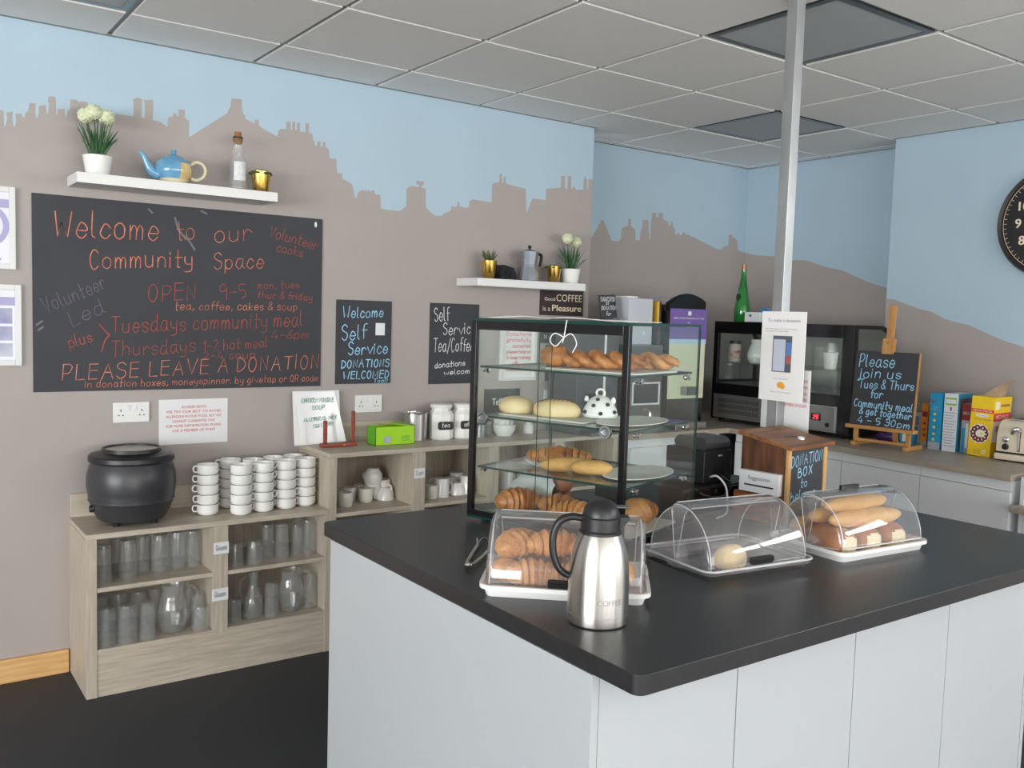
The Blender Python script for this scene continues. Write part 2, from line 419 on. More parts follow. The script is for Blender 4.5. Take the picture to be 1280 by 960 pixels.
SK_A += sky('345,75 360,95 365,120 438,158 440,125 470,128 472,165 485,185 620,262 628,215 640,200 690,200 692,142 725,142 725,205 738,205 738,142 762,142 762,210 775,210 775,150 800,152 800,220 845,225 842,155 872,155 872,228 900,240 905,290 918,300 920,335 935,337 938,300 965,300 965,342 980,345 982,303 1005,305 1005,345 1030,360 1037,435 1092,438 1097,550 1120,555 1138,552 1140,598 1180,620 1215,640 1225,670 1240,752', 250, 130, 6.4)
SK_A += sky('165,168 168,148 175,138 188,138 188,131 193,131 194,138 200,138 200,131 205,131 206,138 214,138 214,132 219,132 220,139 228,139 228,134 242,136 245,152 268,155 270,217 350,227 362,222 383,205 385,128 400,115 425,118 440,122 440,110 428,108 428,90 440,93 450,97 460,92 460,112 450,115 452,123 470,128 470,210 500,240 515,248 542,248 550,238 575,228 582,222 583,205 610,208 612,183 620,185 620,205 632,208 645,212 662,210 664,183 678,175 758,188 763,186 765,110 775,102 798,98 798,62 808,60 809,100 815,102 816,75 825,75 826,105 915,128 917,238 945,170 1003,178 1005,128 1070,123 1073,80 1070,72 1090,70 1088,85 1088,123 1100,130 1102,85 1100,72 1118,72 1117,130 1122,130 1125,120 1135,122 1137,132 1170,132 1172,88 1178,72 1187,88 1187,130 1192,130 1194,85', 400, 200, 3.556)
SK_B = sky('100,640 103,620 115,612 120,590 133,585 135,560 147,557 148,535 163,530 165,508 187,508 188,530 200,545 205,568 213,575 215,600 228,605 230,630 240,645 280,650 300,630 303,565 330,550 347,545 348,498 365,498 368,550 390,565 397,590 395,640 425,643 430,590 443,540 444,505 482,505 484,550 488,630 495,630 500,500 508,485 507,458 533,458 535,490 550,490 550,458 580,458 580,498 600,515 607,513 615,520 620,545 632,545 636,515 645,520 648,550 660,570 663,605 675,600 683,585 690,605 710,605 712,588 728,590 730,605 750,603 770,620 785,620 840,650 920,690 955,705 975,702 985,683 1015,678 1020,605 1035,602 1045,618 1075,640 1080,710 1110,722 1138,733', 720, 180, 5.333)
SK_C = sky('0,135 50,142 140,148 230,165 280,165 320,178 380,198 450,212 500,235 560,262 645,290', 930, 280, 3.657)
SK_D = sky('650,342 690,345 740,365 800,388 860,402 920,435 980,452 1030,462 1100,495 1180,530 1280,563', 930, 280, 3.657)

def painted_wall(name, line, ends, axis, h0, h1):
    """a wall painted in two colours that meet along a painted skyline"""
    (e0, z0), (e1, z1) = (ends[0], line[0][1]), (ends[1], line[-1][1])
    ln = [(e0, z0)]+line+[(e1, z1)]
    m = MB()
    m.prism([(e1, 0), (e0, 0)][::-1]+ln[::-1], h0, h1, axis, 1)
    m.prism(ln+[(e1, CEIL_Z+.02), (e0, CEIL_Z+.02)], h0, h1, axis, 0)
    return O(name, m, [WALL_BLUE, WALL_GREY], kind='structure', flat=True)
lineA = [(p.x, p.z) for p in (at(px, py, y=0) for px, py in SK_A)]
lineA = [q for i, q in enumerate(lineA) if q[0] < XR-.002]
painted_wall('wall_back', lineA, (-7.0, XR), 'y', 0.0, 0.14)
lineB = [(p.x, p.z) for p in (at(px, py, y=YB) for px, py in SK_B)]
lineB = [q for q in lineB if XR-.1 < q[0] < XA]
painted_wall('wall_alcove_back', lineB, (XR-.14, XA+.12), 'y', YB, YB+.12)
lineC = [(p.y, p.z) for p in (at(px, py, x=XA) for px, py in SK_C)]
lineC[0] = (YB, lineB[-1][1])
painted_wall('wall_alcove_right', lineC, (YB, YD-.12), 'x', XA, XA+.12)
lineD = [(p.y, p.z) for p in (at(px, py, x=XD) for px, py in SK_D)]
lineD[0] = (YD, lineD[0][1])
lineD += [(-2.6, lineD[-1][1]-.22), (-3.4, lineD[-1][1]-.42)]
painted_wall('wall_right', lineD, (YD, RIGHT_WINDOW[1]), 'x', XD, XD+.25)
m = MB(); a, b = RIGHT_WINDOW
m.box((XD, FRONT, 0), (XD+.25, a, CEIL_Z+.02)); m.box((XD, a, 0), (XD+.25, b, RZ0)); m.box((XD, a, WZ1), (XD+.25, b, CEIL_Z+.02))
O('wall_right_front', m, WALL_PLAIN, kind='structure')
m = MB()
for y0, y1 in ((a, a+.05), ((a+b)/2-.03, (a+b)/2+.03), (b-.05, b)): m.box((XD+.02, y0, RZ0), (XD+.08, y1, WZ1))
m.box((XD+.02, a, RZ0), (XD+.08, b, RZ0+.05)); m.box((XD+.02, a, WZ1-.05), (XD+.08, b, WZ1))
wn = O('window_6', m, WHITE_SAT, kind='structure')
O('window_pane', MB().box((XD+.047, a+.05, RZ0+.05), (XD+.053, b-.05, WZ1-.05)), WINDOW_GLASS, wn, kind='structure')
m = MB(); a, b = LEFT_WINDOW
m.box((-7.12, FRONT, 0), (-7.0, a, CEIL_Z+.02)); m.box((-7.12, b, 0), (-7.0, .14, CEIL_Z+.02)); m.box((-7.12, a, 0), (-7.0, b, WZ0)); m.box((-7.12, a, WZ1), (-7.0, b, CEIL_Z+.02))
O('wall_left', m, WALL_PLAIN, kind='structure')
m = MB()
for y0, y1 in ((a, a+.05), ((a+b)/2-.03, (a+b)/2+.03), (b-.05, b)): m.box((-7.09, y0, WZ0), (-7.03, y1, WZ1))
m.box((-7.09, a, WZ0), (-7.03, b, WZ0+.05)); m.box((-7.09, a, WZ1-.05), (-7.03, b, WZ1))
wn = O('window_5', m, WHITE_SAT, kind='structure')
O('window_pane', MB().box((-7.063, a+.05, WZ0+.05), (-7.057, b-.05, WZ1-.05)), WINDOW_GLASS, wn, kind='structure')
# the unseen shop front behind the camera, invented with its windows to supply daylight
m = MB(); xs = -7.0; Z0, Z1 = WZ0, WZ1
for a, b in WINDOWS:
    m.box((xs, FRONT-.15, 0), (a, FRONT, CEIL_Z)); m.box((a, FRONT-.15, 0), (b, FRONT, Z0)); m.box((a, FRONT-.15, Z1), (b, FRONT, CEIL_Z)); xs = b
m.box((xs, FRONT-.15, 0), (XD+.25, FRONT, CEIL_Z))
O('wall_front', m, WALL_PLAIN, kind='structure')
for i, (a, b) in enumerate(WINDOWS):
    m = MB(); f = .05
    m.box((a, FRONT-.09, Z0), (a+f, FRONT-.03, Z1)); m.box((b-f, FRONT-.09, Z0), (b, FRONT-.03, Z1))
    m.box((a, FRONT-.09, Z0), (b, FRONT-.03, Z0+f)); m.box((a, FRONT-.09, Z1-f), (b, FRONT-.03, Z1)); m.box(((a+b)/2-.03, FRONT-.09, Z0), ((a+b)/2+.03, FRONT-.03, Z1))
    wn = O('window_%d' % (i+1), m, WHITE_SAT, kind='structure')
    O('window_pane', MB().box((a+f, FRONT-.065, Z0+f), (b-f, FRONT-.059, Z1-f)), WINDOW_GLASS, wn, kind='structure')
m = MB(); m.box((-7.12, -5.2, -.1), (XA+.3, YB+.12, 0)); O('floor', m, FLOOR, kind='structure')
m = MB(); m.box((-7.12, FRONT-.15, -.1), (XA+.3, -5.2, 0)); O('floor_light_bounce', m, M_wood('pale_bounce_floor', '#D2CFC8', '#BDB9B1', 5, (1.2, 9, 9), .45), kind='structure')  # paler floor zone added out of view to bounce light onto the ceiling
m = MB(); m.box((-7.12, FRONT-.15, CEIL_Z+.010), (XA+.3, YB+.14, CEIL_Z+.08)); ceiling = O('ceiling', m, GRID_M, kind='structure')
GX = [0.6*j for j in range(-12, 8)]
m = MB(); DARK_CELLS = {(3, 3), (5, 1), (-1, 1)}
for a, x in zip(range(-13, 8), [-7.8]+GX):
    for k in range(-1, 19):
        if (a, k) in DARK_CELLS: continue
        y1 = .232-.6*k; x0 = max(x+.011, -6.995); x1 = min(x+.589, XA-.02); y0 = max(y1-.589, FRONT+.01); y1 = min(y1-.011, YB-.02)
        if k < 0 and x1 < XR: continue
        if k == 0:
            if x1 < XR: y1 = -.02
        if y0 >= y1 or x0 >= x1: continue
        vs = [(x0,y0,CEIL_Z),(x1,y0,CEIL_Z),(x1,y1,CEIL_Z),(x0,y1,CEIL_Z),(x0,y0,CEIL_Z+.012),(x1,y0,CEIL_Z+.012),(x1,y1,CEIL_Z+.012),(x0,y1,CEIL_Z+.012)]
        m.add(vs, [(0,3,2,1)], 0); m.add(vs, [(0,1,5,4),(1,2,6,5),(2,3,7,6),(3,0,4,7)], 1)
O('ceiling_tiles', m, [CEIL, TILE_EDGE], ceiling, kind='structure', flat=True)
m = MB()
m.box((-7.0, -.02, CEIL_Z-.001), (XR, 0, CEIL_Z+.011)); m.box((XR, YB-.02, CEIL_Z-.001), (XA, YB, CEIL_Z+.011))
m.box((XA-.02, YD, CEIL_Z-.001), (XA, YB, CEIL_Z+.011)); m.box((XD-.02, FRONT, CEIL_Z-.001), (XD, YD, CEIL_Z+.011))
O('ceiling_grid', m, GRID_M, ceiling, kind='structure')
PANEL = M_('light_panel_diffuser', '#B9BDBF', .6, noise=.03)
for (j, k, lb) in ((3, 3, 'dark square ceiling light panel nearest the camera beside the metal pole, switched off'), (5, 1, 'dark square ceiling light panel near the alcove, smaller in view, switched off'), (-1, 1, 'dark square ceiling light panel at top left corner, switched off')):
    x0, y0 = .6*j, .232-.6*(k+1)
    t = T('ceiling_light', lb, 'ceiling light', (x0+.3, y0+.3, CEIL_Z), 0, 'recessed ceiling light panels')
    O('diffuser', MB().box((-.27, -.27, .003), (.27, .27, .009)), PANEL, t)
    m = MB()
    for a, b in (((-.288, -.288), (.288, -.262)), ((-.288, .262), (.288, .288)), ((-.288, -.262), (-.262, .262)), ((.262, -.262), (.288, .262))): m.box((*a, .001), (*b, .0095))
    O('light_frame', m, STEEL_D, t)
O('baseboard_back', MB().box((-7.0, -.02, 0), (-.162, 0, .098), .004), PINE, kind='structure')
O('baseboard_left', MB().box((-7.0, FRONT, 0), (-6.98, -.02, .098), .004), PINE, kind='structure')

# ---------------------------------------------------------------- shelving against the back wall
YF = -.346
def shelf_unit(name, label, x0, x1, top, shelves, divs, left_w, right_w, plinth):
    t = T(name, label, 'shelf unit', ((x0+x1)/2, YF/2, 0)); ox, oy = (x0+x1)/2, YF/2
    def bx(a, b, bev=.0015): return MB().box((a[0]-ox, a[1]-oy, a[2]), (b[0]-ox, b[1]-oy, b[2]), bev)
    O('side_panel', bx((x0, YF, 0), (x0+left_w, 0, top-.022)), OAK_V, t)
    O('side_panel', bx((x1-right_w, YF, 0), (x1, 0, top-.022)), OAK_V, t)
    O('back_panel', bx((x0+left_w, -.012, 0), (x1-right_w, 0, top-.022)), OAK_V, t)
    for a, b in divs: O('divider', bx((a, YF, plinth), (b, -.012, top-.022)), OAK_V, t)
    for z in shelves: O('shelf', bx((x0+left_w, YF+.002, z-.018), (x1-right_w, -.012, z)), OAK, t)
    O('plinth', bx((x0+left_w, YF+.004, 0), (x1-right_w, YF+.024, plinth)), OAK, t)
    O('unit_top', bx((x0+.0005, YF-.004, top-.022), (x1-.0005, 0, top), .003), OAK, t)
    return t
shelf_unit('drinks_shelf_unit', 'low grey oak shelf unit holding drinking glasses under the large chalkboard', -.157, .842, .65, (.435, .19), ((.330, .392),), .04, .014, .172)
UP = MB().box((-.497, -.006, 0), (.497, .006, .098), .002)
O('upstand', UP, OAK, None, (.345, -.006, .65), label='low grey oak upstand strip on wall behind kettle and stacked cups', cat='upstand')
shelf_unit('cup_shelf_unit', 'taller grey oak shelf unit full of white cups behind the island', .842, 2.56, .90, (.626, .35), ((1.266, 1.334), (1.70, 1.76), (2.12, 2.18)), .037, .037, .1)
O('upstand', MB().box((-.83, -.006, 0), (.83, .006, .092), .002), OAK, None, (1.70, -.006, .90), label='grey oak upstand strip on wall behind tea canister and green box', cat='upstand')
def small_label(px0, py0, px1, py1, text, lb, yy=YF-.0015, grp=None):
    a = at(px0, py0, y=yy); b = at(px1, py1, y=yy); w, h = b.x-a.x, a.z-b.z
    t = T('shelf_label', lb, 'label', ((a.x+b.x)/2, yy, b.z))
    O('card', MB().box((-w/2, -.0006, 0), (w/2, .001, h)), CARD, t)
    m = MB(); htext(m, text, (-w*.33, h*.32), (w*.36, h*.36), h*.45, .0016, -.001); O('lettering', m, INK, t)
small_label(267, 679, 286, 691, 'Glasses', 'small white Glasses label at top of the low shelf unit divider')
small_label(265, 737, 285, 749, 'Glasses', 'small white Glasses label lower down on the low shelf unit divider')
small_label(518, 586, 531, 597, 'Cups', 'small white Cups label on the taller shelf unit divider')

# ---------------------------------------------------------------- floating shelves
def floating(px0, py0, px1, lb):
    a = at(px0, py0, y=-.2); b = at(px1, 0, y=-.2); z1 = a.z; L = b.x-a.x
    O('floating_shelf', MB().box((-L/2, -.2, -.04), (L/2, 0, 0), .002), WHITE_SAT, None, ((a.x+b.x)/2, 0, z1), label=lb, cat='shelf')
    return z1
SH1 = floating(96, 214, 350, 'long white floating shelf above the large welcome chalkboard')
SH2 = floating(597, 347, 745, 'white floating shelf above the glass case holding the moka pot')

# ---------------------------------------------------------------- island
IZ = .92; IX0, IX1, IY0, IY1 = .245, 2.035, -2.955, -1.62; IF = -2.835
m = MB(); m.prism(rrect(IX0, IY0, IX1, IY1, .02, 4), IZ-.038, IZ)
wt = O('island_worktop', m, BLACKTOP, label='thick black worktop of the central island carrying the food', cat='worktop')
bv = wt.modifiers.new('edge', 'BEVEL'); bv.width = .007; bv.segments = 3; bv.limit_method = 'ANGLE'
jx = [at(738, 900, y=IF).x]+[at(p, q, y=IF).x for p, q in ((923, 831), (1070.7, 788), (1187.7, 754))]+[at(1279, 860, y=IF).x]
names = ['white island cupboard at the near corner under the coffee flask', 'white island cupboard second along from the near corner of the island', 'white island cupboard third along from the near corner of the island', 'white island cupboard at the far right end of the island front']
for i in range(4):
    x0, x1 = jx[i]+(.018 if i == 0 else 0), jx[i+1]
    t = T('island_cupboard', names[i], 'cupboard', ((x0+x1)/2, IF, 0), 0, 'white cupboards of the island'); w = (x1-x0)/2
    O('carcass', MB().box((-w, .02, .1), (w, .56, IZ-.0385)), WHITE, t)
    O('cupboard_door', MB().box((-w+.0015, 0, .1), (w-.0015, .019, IZ-.0385-.004), .0015), WHITE, t)
    O('plinth', MB().box((-w, .06, 0), (w, .08, .1)), WHITE_GREY, t)
O('end_panel', MB().box((-.009, 0, 0), (.009, 1.15, IZ-.0385), .001), WHITE_GREY, None, (jx[0]+.009, IF-.001, 0), label='plain pale grey end panel closing the left side of the island', cat='panel')
O('end_panel', MB().box((-.009, 0, 0), (.009, 1.15, IZ-.0385), .001), WHITE_GREY, None, (jx[4]+.010, IF-.001, 0), label='plain white end panel at the far right side of the island', cat='panel')

# ---------------------------------------------------------------- alcove counter
CZ = .90
c0 = at(912, 535, z=CZ); c1 = at(1263.6, 594, z=CZ)      # front edge of the counter
dcn = (c1-c0).normalized(); A0 = math.atan2(dcn.y, dcn.x)
poly = [(XR, YB), (XR, c0.y-.01), (c0.x, c0.y), (c1.x, c1.y), (XD, c1.y), (XD, YD), (XA, YD), (XA, YB)]
m = MB(); m.prism(poly[::-1], CZ-.03, CZ)
O('counter_worktop', m, COUNTER, label='grey oak L-shaped counter top running round the alcove to the toaster', cat='worktop')
nrm = Vector((dcn.y, -dcn.x, 0))
if nrm.dot(CAM-c0) < 0: nrm = -nrm
def on_front(px, py, off):
    d = ROT @ Vector(((px-640)/FPX, -(py-480)/FPX, -1)); o = c0-nrm*off
    t = (o-CAM).dot(nrm)/d.dot(nrm); return (CAM+d*t-c0).dot(dcn)
S = [.03]+[on_front(*p, .02) for p in ((1052, 570), (1150, 590), (1264, 605))]
lab = ['pale grey cupboard behind the donation box under the alcove counter', 'pale grey cupboard under the easel chalkboard on the alcove counter', 'pale grey cupboard under the cereal boxes at the counter end']
for i in range(3):
    mid = (S[i]+S[i+1])/2; w = (S[i+1]-S[i])/2; p = c0+dcn*mid-nrm*.02
    t = T('counter_cupboard', lab[i], 'cupboard', (p.x, p.y, 0), A0, 'pale cupboards under the alcove counter')
    O('carcass', MB().box((-w+.001, .02, .1), (w-.001, .5, CZ-.0315)), DOOR_W, t)
    O('cupboard_door', MB().box((-w+.002, 0, .1), (w-.002, .019, CZ-.08), .002), DOOR_W, t)
    O('grip_rail', MB().box((-w+.001, .008, CZ-.078), (w-.001, .0195, CZ-.031)), DOOR_W, t)
t = T('counter_cupboard', 'white cupboard seen behind the black printer under the counter corner', 'cupboard', (3.0, c0.y+.02, 0))
O('carcass', MB().box((-.38, .02, .1), (.36, .5, CZ-.031)), DOOR_W, t)
O('cupboard_door', MB().box((-.378, 0, .1), (.36, .019, CZ-.08), .002), DOOR_W, t)
# lower till ledge past the counter end
e = c1+dcn*.03
t = T('ledge_unit', 'white unit with lower grey oak ledge beyond the counter end at right edge', 'unit', (e.x, e.y, 0), A0)
O('side_panel', MB().box((.0, .03, 0), (.018, .55, CZ-.005)), DOOR_W, t)
O('carcass', MB().box((.02, .03, 0), (.6, .5, .735)), DOOR_W, t)
O('ledge', MB().box((-.012, -.03, .74), (.6, .5, .77), .002), COUNTER, t)
O('upper_panel', MB().box((.02, .40, .77), (.6, .5, CZ+.02)), WHITE_SAT, t)
# pole through the island
pp = at_depth(968, 540, 3.15); PX, PY = pp.x, pp.y
m = MB(); m.box((-.021, -.021, 0), (.021, .021, CEIL_Z-IZ-.001), .002)
O('metal_pole', m, M_('galvanised_steel', '#B4B6B6', .42, .75, noise=.25, nscale=14, stretch=(1, 1, .25)), None, (PX, PY, IZ), label='square galvanised metal pole rising from the island to the ceiling', cat='pole')

# ================================================================ boards, notices and sockets on the back wall
def wall_board(name, label, cat, quad, mat, t=.006, y=0.0):
    """flat board on the back wall from the four pixel corners TL TR BL BR (a true rectangle on the wall)"""
    P = [at(px, py, y=y-t) for px, py in quad]
    x0 = (P[0].x+P[2].x)/2; x1 = (P[1].x+P[3].x)/2; z1 = (P[0].z+P[1].z)/2; z0 = (P[2].z+P[3].z)/2
    r = T(name, label, cat, (x0, y, z0)); w, h = x1-x0, z1-z0
    O('board', MB().box((0, -t, 0), (w, -.0005, h), .001), mat, r)
    def loc(px, py): p = at(px, py, y=y-t); return (p.x-x0, p.z-z0)
    return r, w, h, loc
def px_scale(px, py, y=0.0): return (at(px, py-5, y=y).z-at(px, py+5, y=y).z)/10

r, w, h, L = wall_board('chalkboard', 'large chalkboard reading Welcome to our Community Space in orange chalk', 'chalkboard', ((38.5, 240.6), (403, 274), (42.9, 491), (401, 482)), SLATE)
k = px_scale(220, 370)
def zl(X, Y): return L(X/2.286, 80+Y/2.286)
lines = [
 ('Welcome', 155, 495, 455, 502, 68, .0058, 0), ('to', 508, 505, 560, 500, 55, .004, 0), ('our', 615, 510, 720, 505, 52, .004, 0),
 ('Community', 258, 585, 553, 578, 52, .0052, 0), ('Space', 612, 585, 755, 582, 48, .0045, 0),
 ('Volunteer', 768, 492, 905, 532, 34, .0034, 1), ('cooks', 790, 535, 865, 552, 28, .0034, 1),
 ('OPEN', 425, 680, 562, 672, 45, .0042, 1), ('9-5', 630, 675, 705, 668, 42, .0042, 1), ('mon, tues', 736, 643, 855, 640, 22, .003, 1), ('thur & friday', 736, 668, 893, 676, 22, .003, 1),
 ('tea, coffee, cakes & soup', 500, 703, 850, 703, 24, .0034, 0),
 ('Tuesdays community meal', 318, 768, 865, 748, 46, .0040, 1), ('plus', 200, 812, 266, 793, 32, .004, 1), ('4-6pm', 775, 786, 884, 783, 26, .0036, 1),
 ('Thursdays', 318, 836, 560, 822, 42, .0034, 1), ('1-2 hot meal', 582, 820, 765, 808, 30, .0032, 1), ('2-4 soup', 580, 846, 730, 840, 24, .003, 1),
 ('PLEASE LEAVE A DONATION', 178, 905, 912, 868, 42, .0046, 0), ('in donation boxes, moneyspinner. by givetap or QR code', 242, 925, 908, 905, 20, .0030, 0),
 ('Volunteer', 132, 712, 306, 640, 40, .0028, 2), ('Led', 208, 750, 303, 708, 40, .0028, 2)]
CHALKS = [ORANGE_CHALK, RED_CHALK, DULL_CHALK, SMUDGE]
for tx, X0, Y0, X1, Y1, hh, ww, mi in lines:
    m = MB(); htext(m, tx, zl(X0, Y0), zl(X1, Y1), hh/2.286*k, ww*.70, -.0068, 0); O('chalk_lettering', m, CHALKS[mi], r)
m = MB()
m.ribbon(smooth_line([zl(*q) for q in ((283, 742), (300, 762), (308, 770), (312, 775), (300, 790), (290, 822))]), .004, -.0068, 1)
for q in (((500, 440), (508, 470), (530, 500)), ((512, 478), (540, 505), (556, 530)), ((575, 420), (590, 428)), ((425, 415), (435, 425)), ((105, 745), (120, 735)), ((110, 760), (122, 752))):
    m.ribbon([zl(*p) for p in q], .008, -.0066, 3)
O('chalk_marks', m, CHALKS, r)
m = MB(); c = zl(902, 459); m.prism([(c[0]+.006*math.cos(a*PI/8), c[1]+.013*math.sin(a*PI/8)) for a in range(16)], -.0075, -.006, 'y'); O('sticker', m, CARD, r, label='small pale oval sticker')

r, w, h, L = wall_board('chalkboard', 'black board reading Welcome Self Service in pale blue chalk with small white sticker', 'chalkboard', ((420, 374), (489, 377), (420, 480), (489, 479)), SLATE)
k = px_scale(455, 430)
def zl(X, Y): return L(360+X/3, 340+Y/3)
m = MB()
for tx, X0, Y0, X1, Y1, hh, ww in (('Welcome', 206, 172, 358, 168, 40, .0042), ('Self', 202, 255, 293, 250, 55, .0042), ('Service', 226, 310, 374, 305, 45, .0042), ('DONATIONS', 200, 360, 380, 354, 28, .0042), ('WELCOMED', 206, 402, 378, 396, 28, .0042), ('Too!!', 320, 414, 374, 413, 14, .0028)):
    htext(m, tx, zl(X0, Y0), zl(X1, Y1), hh/3*k, ww, -.0068)
O('chalk_lettering', m, BLUE_CHALK, r)
a, b = zl(328, 237), zl(363, 192); O('sticker', MB().box((a[0], -.0072, a[1]), (b[0], -.0058, b[1])), CARD, r, label='white square sticker')
r, w, h, L = wall_board('chalkboard', 'black board reading Self Service Tea/Coffee in white chalk beside the glass case', 'chalkboard', ((537, 378), (598, 381), (537, 480), (598, 479)), SLATE)
m = MB()
for tx, X0, Y0, X1, Y1, hh, ww in (('Self', 550, 186, 605, 180, 50, .0032), ('Service', 582, 236, 704, 230, 45, .0032), ('Tea/Coffee', 545, 300, 696, 296, 50, .0032), ('donations', 550, 360, 664, 350, 22, .0034), ('welcome', 584, 386, 698, 378, 20, .0034)):
    htext(m, tx, zl(X0, Y0), zl(X1, Y1), hh/3*k*1.05, ww, -.0068)
O('chalk_lettering', m, WHITE_CHALK, r)

ALLERGEN = ['ALLERGEN ADVICE', 'WE TRY OUR BEST TO AVOID', 'ALLERGENS IN OUR FOOD, BUT WE', 'CANNOT GUARANTEE THIS.', 'FOR MORE INFORMATION, PLEASE', 'ASK A MEMBER OF STAFF']
r, w, h, L = wall_board('notice', 'white laminated allergen advice notice in red type above the soup kettle', 'notice', ((197, 501), (284, 496.5), (200, 556.5), (285, 552)), LAMIN, .0015)
m = MB()
for i, s in enumerate(ALLERGEN): ptext(m, s, w*.5, h*(.80-.105*i), h*.058, -.0022, 0, 'C', w*(.36 if i == 0 else .62 if i in (3, 5) else .80))
O('lettering', m, RED_INK, r)

def socket(px0, py0, px1, py1, lb):
    p = at((px0+px1)/2, (py0+py1)/2, y=-.005)
    r = T('double_socket', lb, 'socket', (p.x, 0, p.z), 0, 'white double sockets on the back wall')
    O('faceplate', MB().box((-.073, -.010, -.043), (.073, -.0005, .043), .003), WHITE_SAT, r)
    for sx in (-1, 1):
        O('switch', MB().box((sx*.014-.0075, -.013, .010), (sx*.014+.0075, -.0095, .032), .002), CARD, r)
    m = MB()
    for sx in (-.042, .042):
        m.box((sx-.002, -.0106, .004), (sx+.002, -.0098, .013)); m.box((sx-.0115, -.0106, -.014), (sx-.005, -.0098, -.010)); m.box((sx+.005, -.0106, -.014), (sx+.0115, -.0098, -.010))
    O('pin_holes', m, INK, r)
socket(141, 503, 187, 527.5, 'white double wall socket above the black soup kettle')
socket(444, 494, 477, 515, 'white double wall socket above the taller shelf unit beside the recipe papers')

# framed posters at the left edge
LAV = M_('lavender_print', '#A9A6CB', .6); PALE = M_('pale_poster_paper', '#E2E2EA', .5); PHOTO = M_('printed_photo', '#BFC3CF', .5, col2='#8F8FB4', nscale=9); TANP = M_('printed_tan', '#CDB39A', .5)
def poster(px, py0, py1, lb, low):
    a = at(px, py0, y=-.012); b = at(px, py1, y=-.012); h = a.z-b.z; w = h*.74
    r = T('framed_poster', lb, 'framed poster', (a.x-w, 0, b.z), 0, 'silver framed posters')
    m = MB(); f = .022
    m.box((0, -.015, 0), (f, -.0005, h), .002); m.box((w-f, -.015, 0), (w, -.0005, h), .002); m.box((f, -.015, 0), (w-f, -.0005, f), .002); m.box((f, -.015, h-f), (w-f, -.0005, h), .002)
    O('frame', m, M_('silver_frame', '#D7D8D6', .35), r)
    m = MB(); m.box((f, -.006, f), (w-f, -.001, h-f), mi=0)
    def rect(u0, v0, u1, v1, mi): m.box((f+(w-2*f)*u0, -.0068, f+(h-2*f)*v0), (f+(w-2*f)*u1, -.0058, f+(h-2*f)*v1), mi=mi)
    rect(0, .78, 1, .90, 1)
    if not low:
        n = 40; cx, cz, ro, ri = w*.55, h*.52, w*.36, w*.27
        vs = [(cx+ro*math.cos(2*PI*i/n), -.007, cz+ro*math.sin(2*PI*i/n)) for i in range(n)]+[(cx+ri*math.cos(2*PI*i/n), -.007, cz+ri*math.sin(2*PI*i/n)) for i in range(n)]
        m.add(vs, [(i, (i+1) % n, n+(i+1) % n, n+i) for i in range(n)], 1); rect(.15, .04, .85, .08, 1)
    else:
        rect(.05, .05, .5, .72, 3); rect(.55, .52, .95, .74, 2); rect(.55, .28, .95, .48, 2); rect(.55, .05, .95, .24, 2)
    O('poster', m, [PALE, LAV, PHOTO, TANP], r)
poster(19, 234, 337, 'silver framed poster with lavender ring, upper one at left edge', False)
poster(26.5, 356, 457, 'silver framed poster with photo panels, lower one at left edge', True)

# white frame behind the glass case
r, w, h, L = wall_board('message_frame', 'white picture frame with pink handwritten message, seen through the glass case', 'picture frame', ((625, 405), (672, 407), (624, 476), (668, 475)), PAPER, .004)
m = MB()
for a, b in (((0, 0), (.018, h)), ((w-.018, 0), (w, h)), ((.018, 0), (w-.018, .018)), ((.018, h-.018), (w-.018, h))): m.box((a[0], -.014, a[1]), (b[0], -.001, b[1]), .002)
O('frame', m, WHITE_SAT, r)
m = MB()
for i, s in enumerate(['Donations', 'gratefully', 'accepted', 'please help us', 'to keep running', 'with', 'community meals']):
    htext(m, s, (w*.18+(.04 if i in (2, 5) else 0), h*(.80-.105*i)), (w*(.5 if i == 5 else .85), h*(.805-.105*i)), h*.07, .0024, -.0055)
O('lettering', m, PINK_INK, r)
BROWN = M_('dark_brown_sign', '#34282A', .6); CREAMINK = M_('cream_paint', '#E9D9BC', .6)
r, w, h, L = wall_board('coffee_sign', 'dark sign reading Good COFFEE is a Pleasure under the small shelf', 'sign', ((675, 361), (729, 364), (676, 393), (729, 396)), BROWN, .008)
m = MB(); ptext(m, 'COFFEE', w*.66, h*.56, h*.27, -.0095, 0, 'C', w*.60); ptext(m, 'Good', w*.21, h*.57, h*.13, -.0095, 0, 'C', w*.24)
ptext(m, 'is a', w*.14, h*.17, h*.19, -.0095, 0, 'C', w*.17); ptext(m, 'Pleasure', w*.61, h*.17, h*.25, -.0095, 0, 'C', w*.68, bold=.0012)
O('lettering', m, CREAMINK, r)
r, w, h, L = wall_board('treasure_sign', 'dark sign with cream capitals hanging directly below the coffee sign', 'sign', ((677, 409), (727, 411), (676, 428), (727, 430)), BROWN, .008)
m = MB(); ptext(m, 'is a', w*.15, h*.3, h*.3, -.0095, 0, 'C', w*.16); ptext(m, 'TREASURE', w*.62, h*.25, h*.5, -.0095, 0, 'C', w*.68); O('lettering', m, CREAMINK, r)
r, w, h, L = wall_board('chalkboard', 'small slate board reading Suggested donation on wall behind the plaited loaf', 'chalkboard', ((682, 431), (708, 432), (682, 476), (706, 476)), SLATE, .006)
m = MB(); htext(m, 'suggested', (w*.08, h*.80), (w*.92, h*.82), h*.12, .003, -.0068); htext(m, 'donation', (w*.1, h*.55), (w*.9, h*.57), h*.12, .003, -.0068); O('chalk_lettering', m, WHITE_CHALK, r)
r, w, h, L = wall_board('card', 'small white card stuck on the wall beside the plaited loaf', 'card', ((715, 437), (724, 437), (715, 455), (724, 455)), CARD, .001)
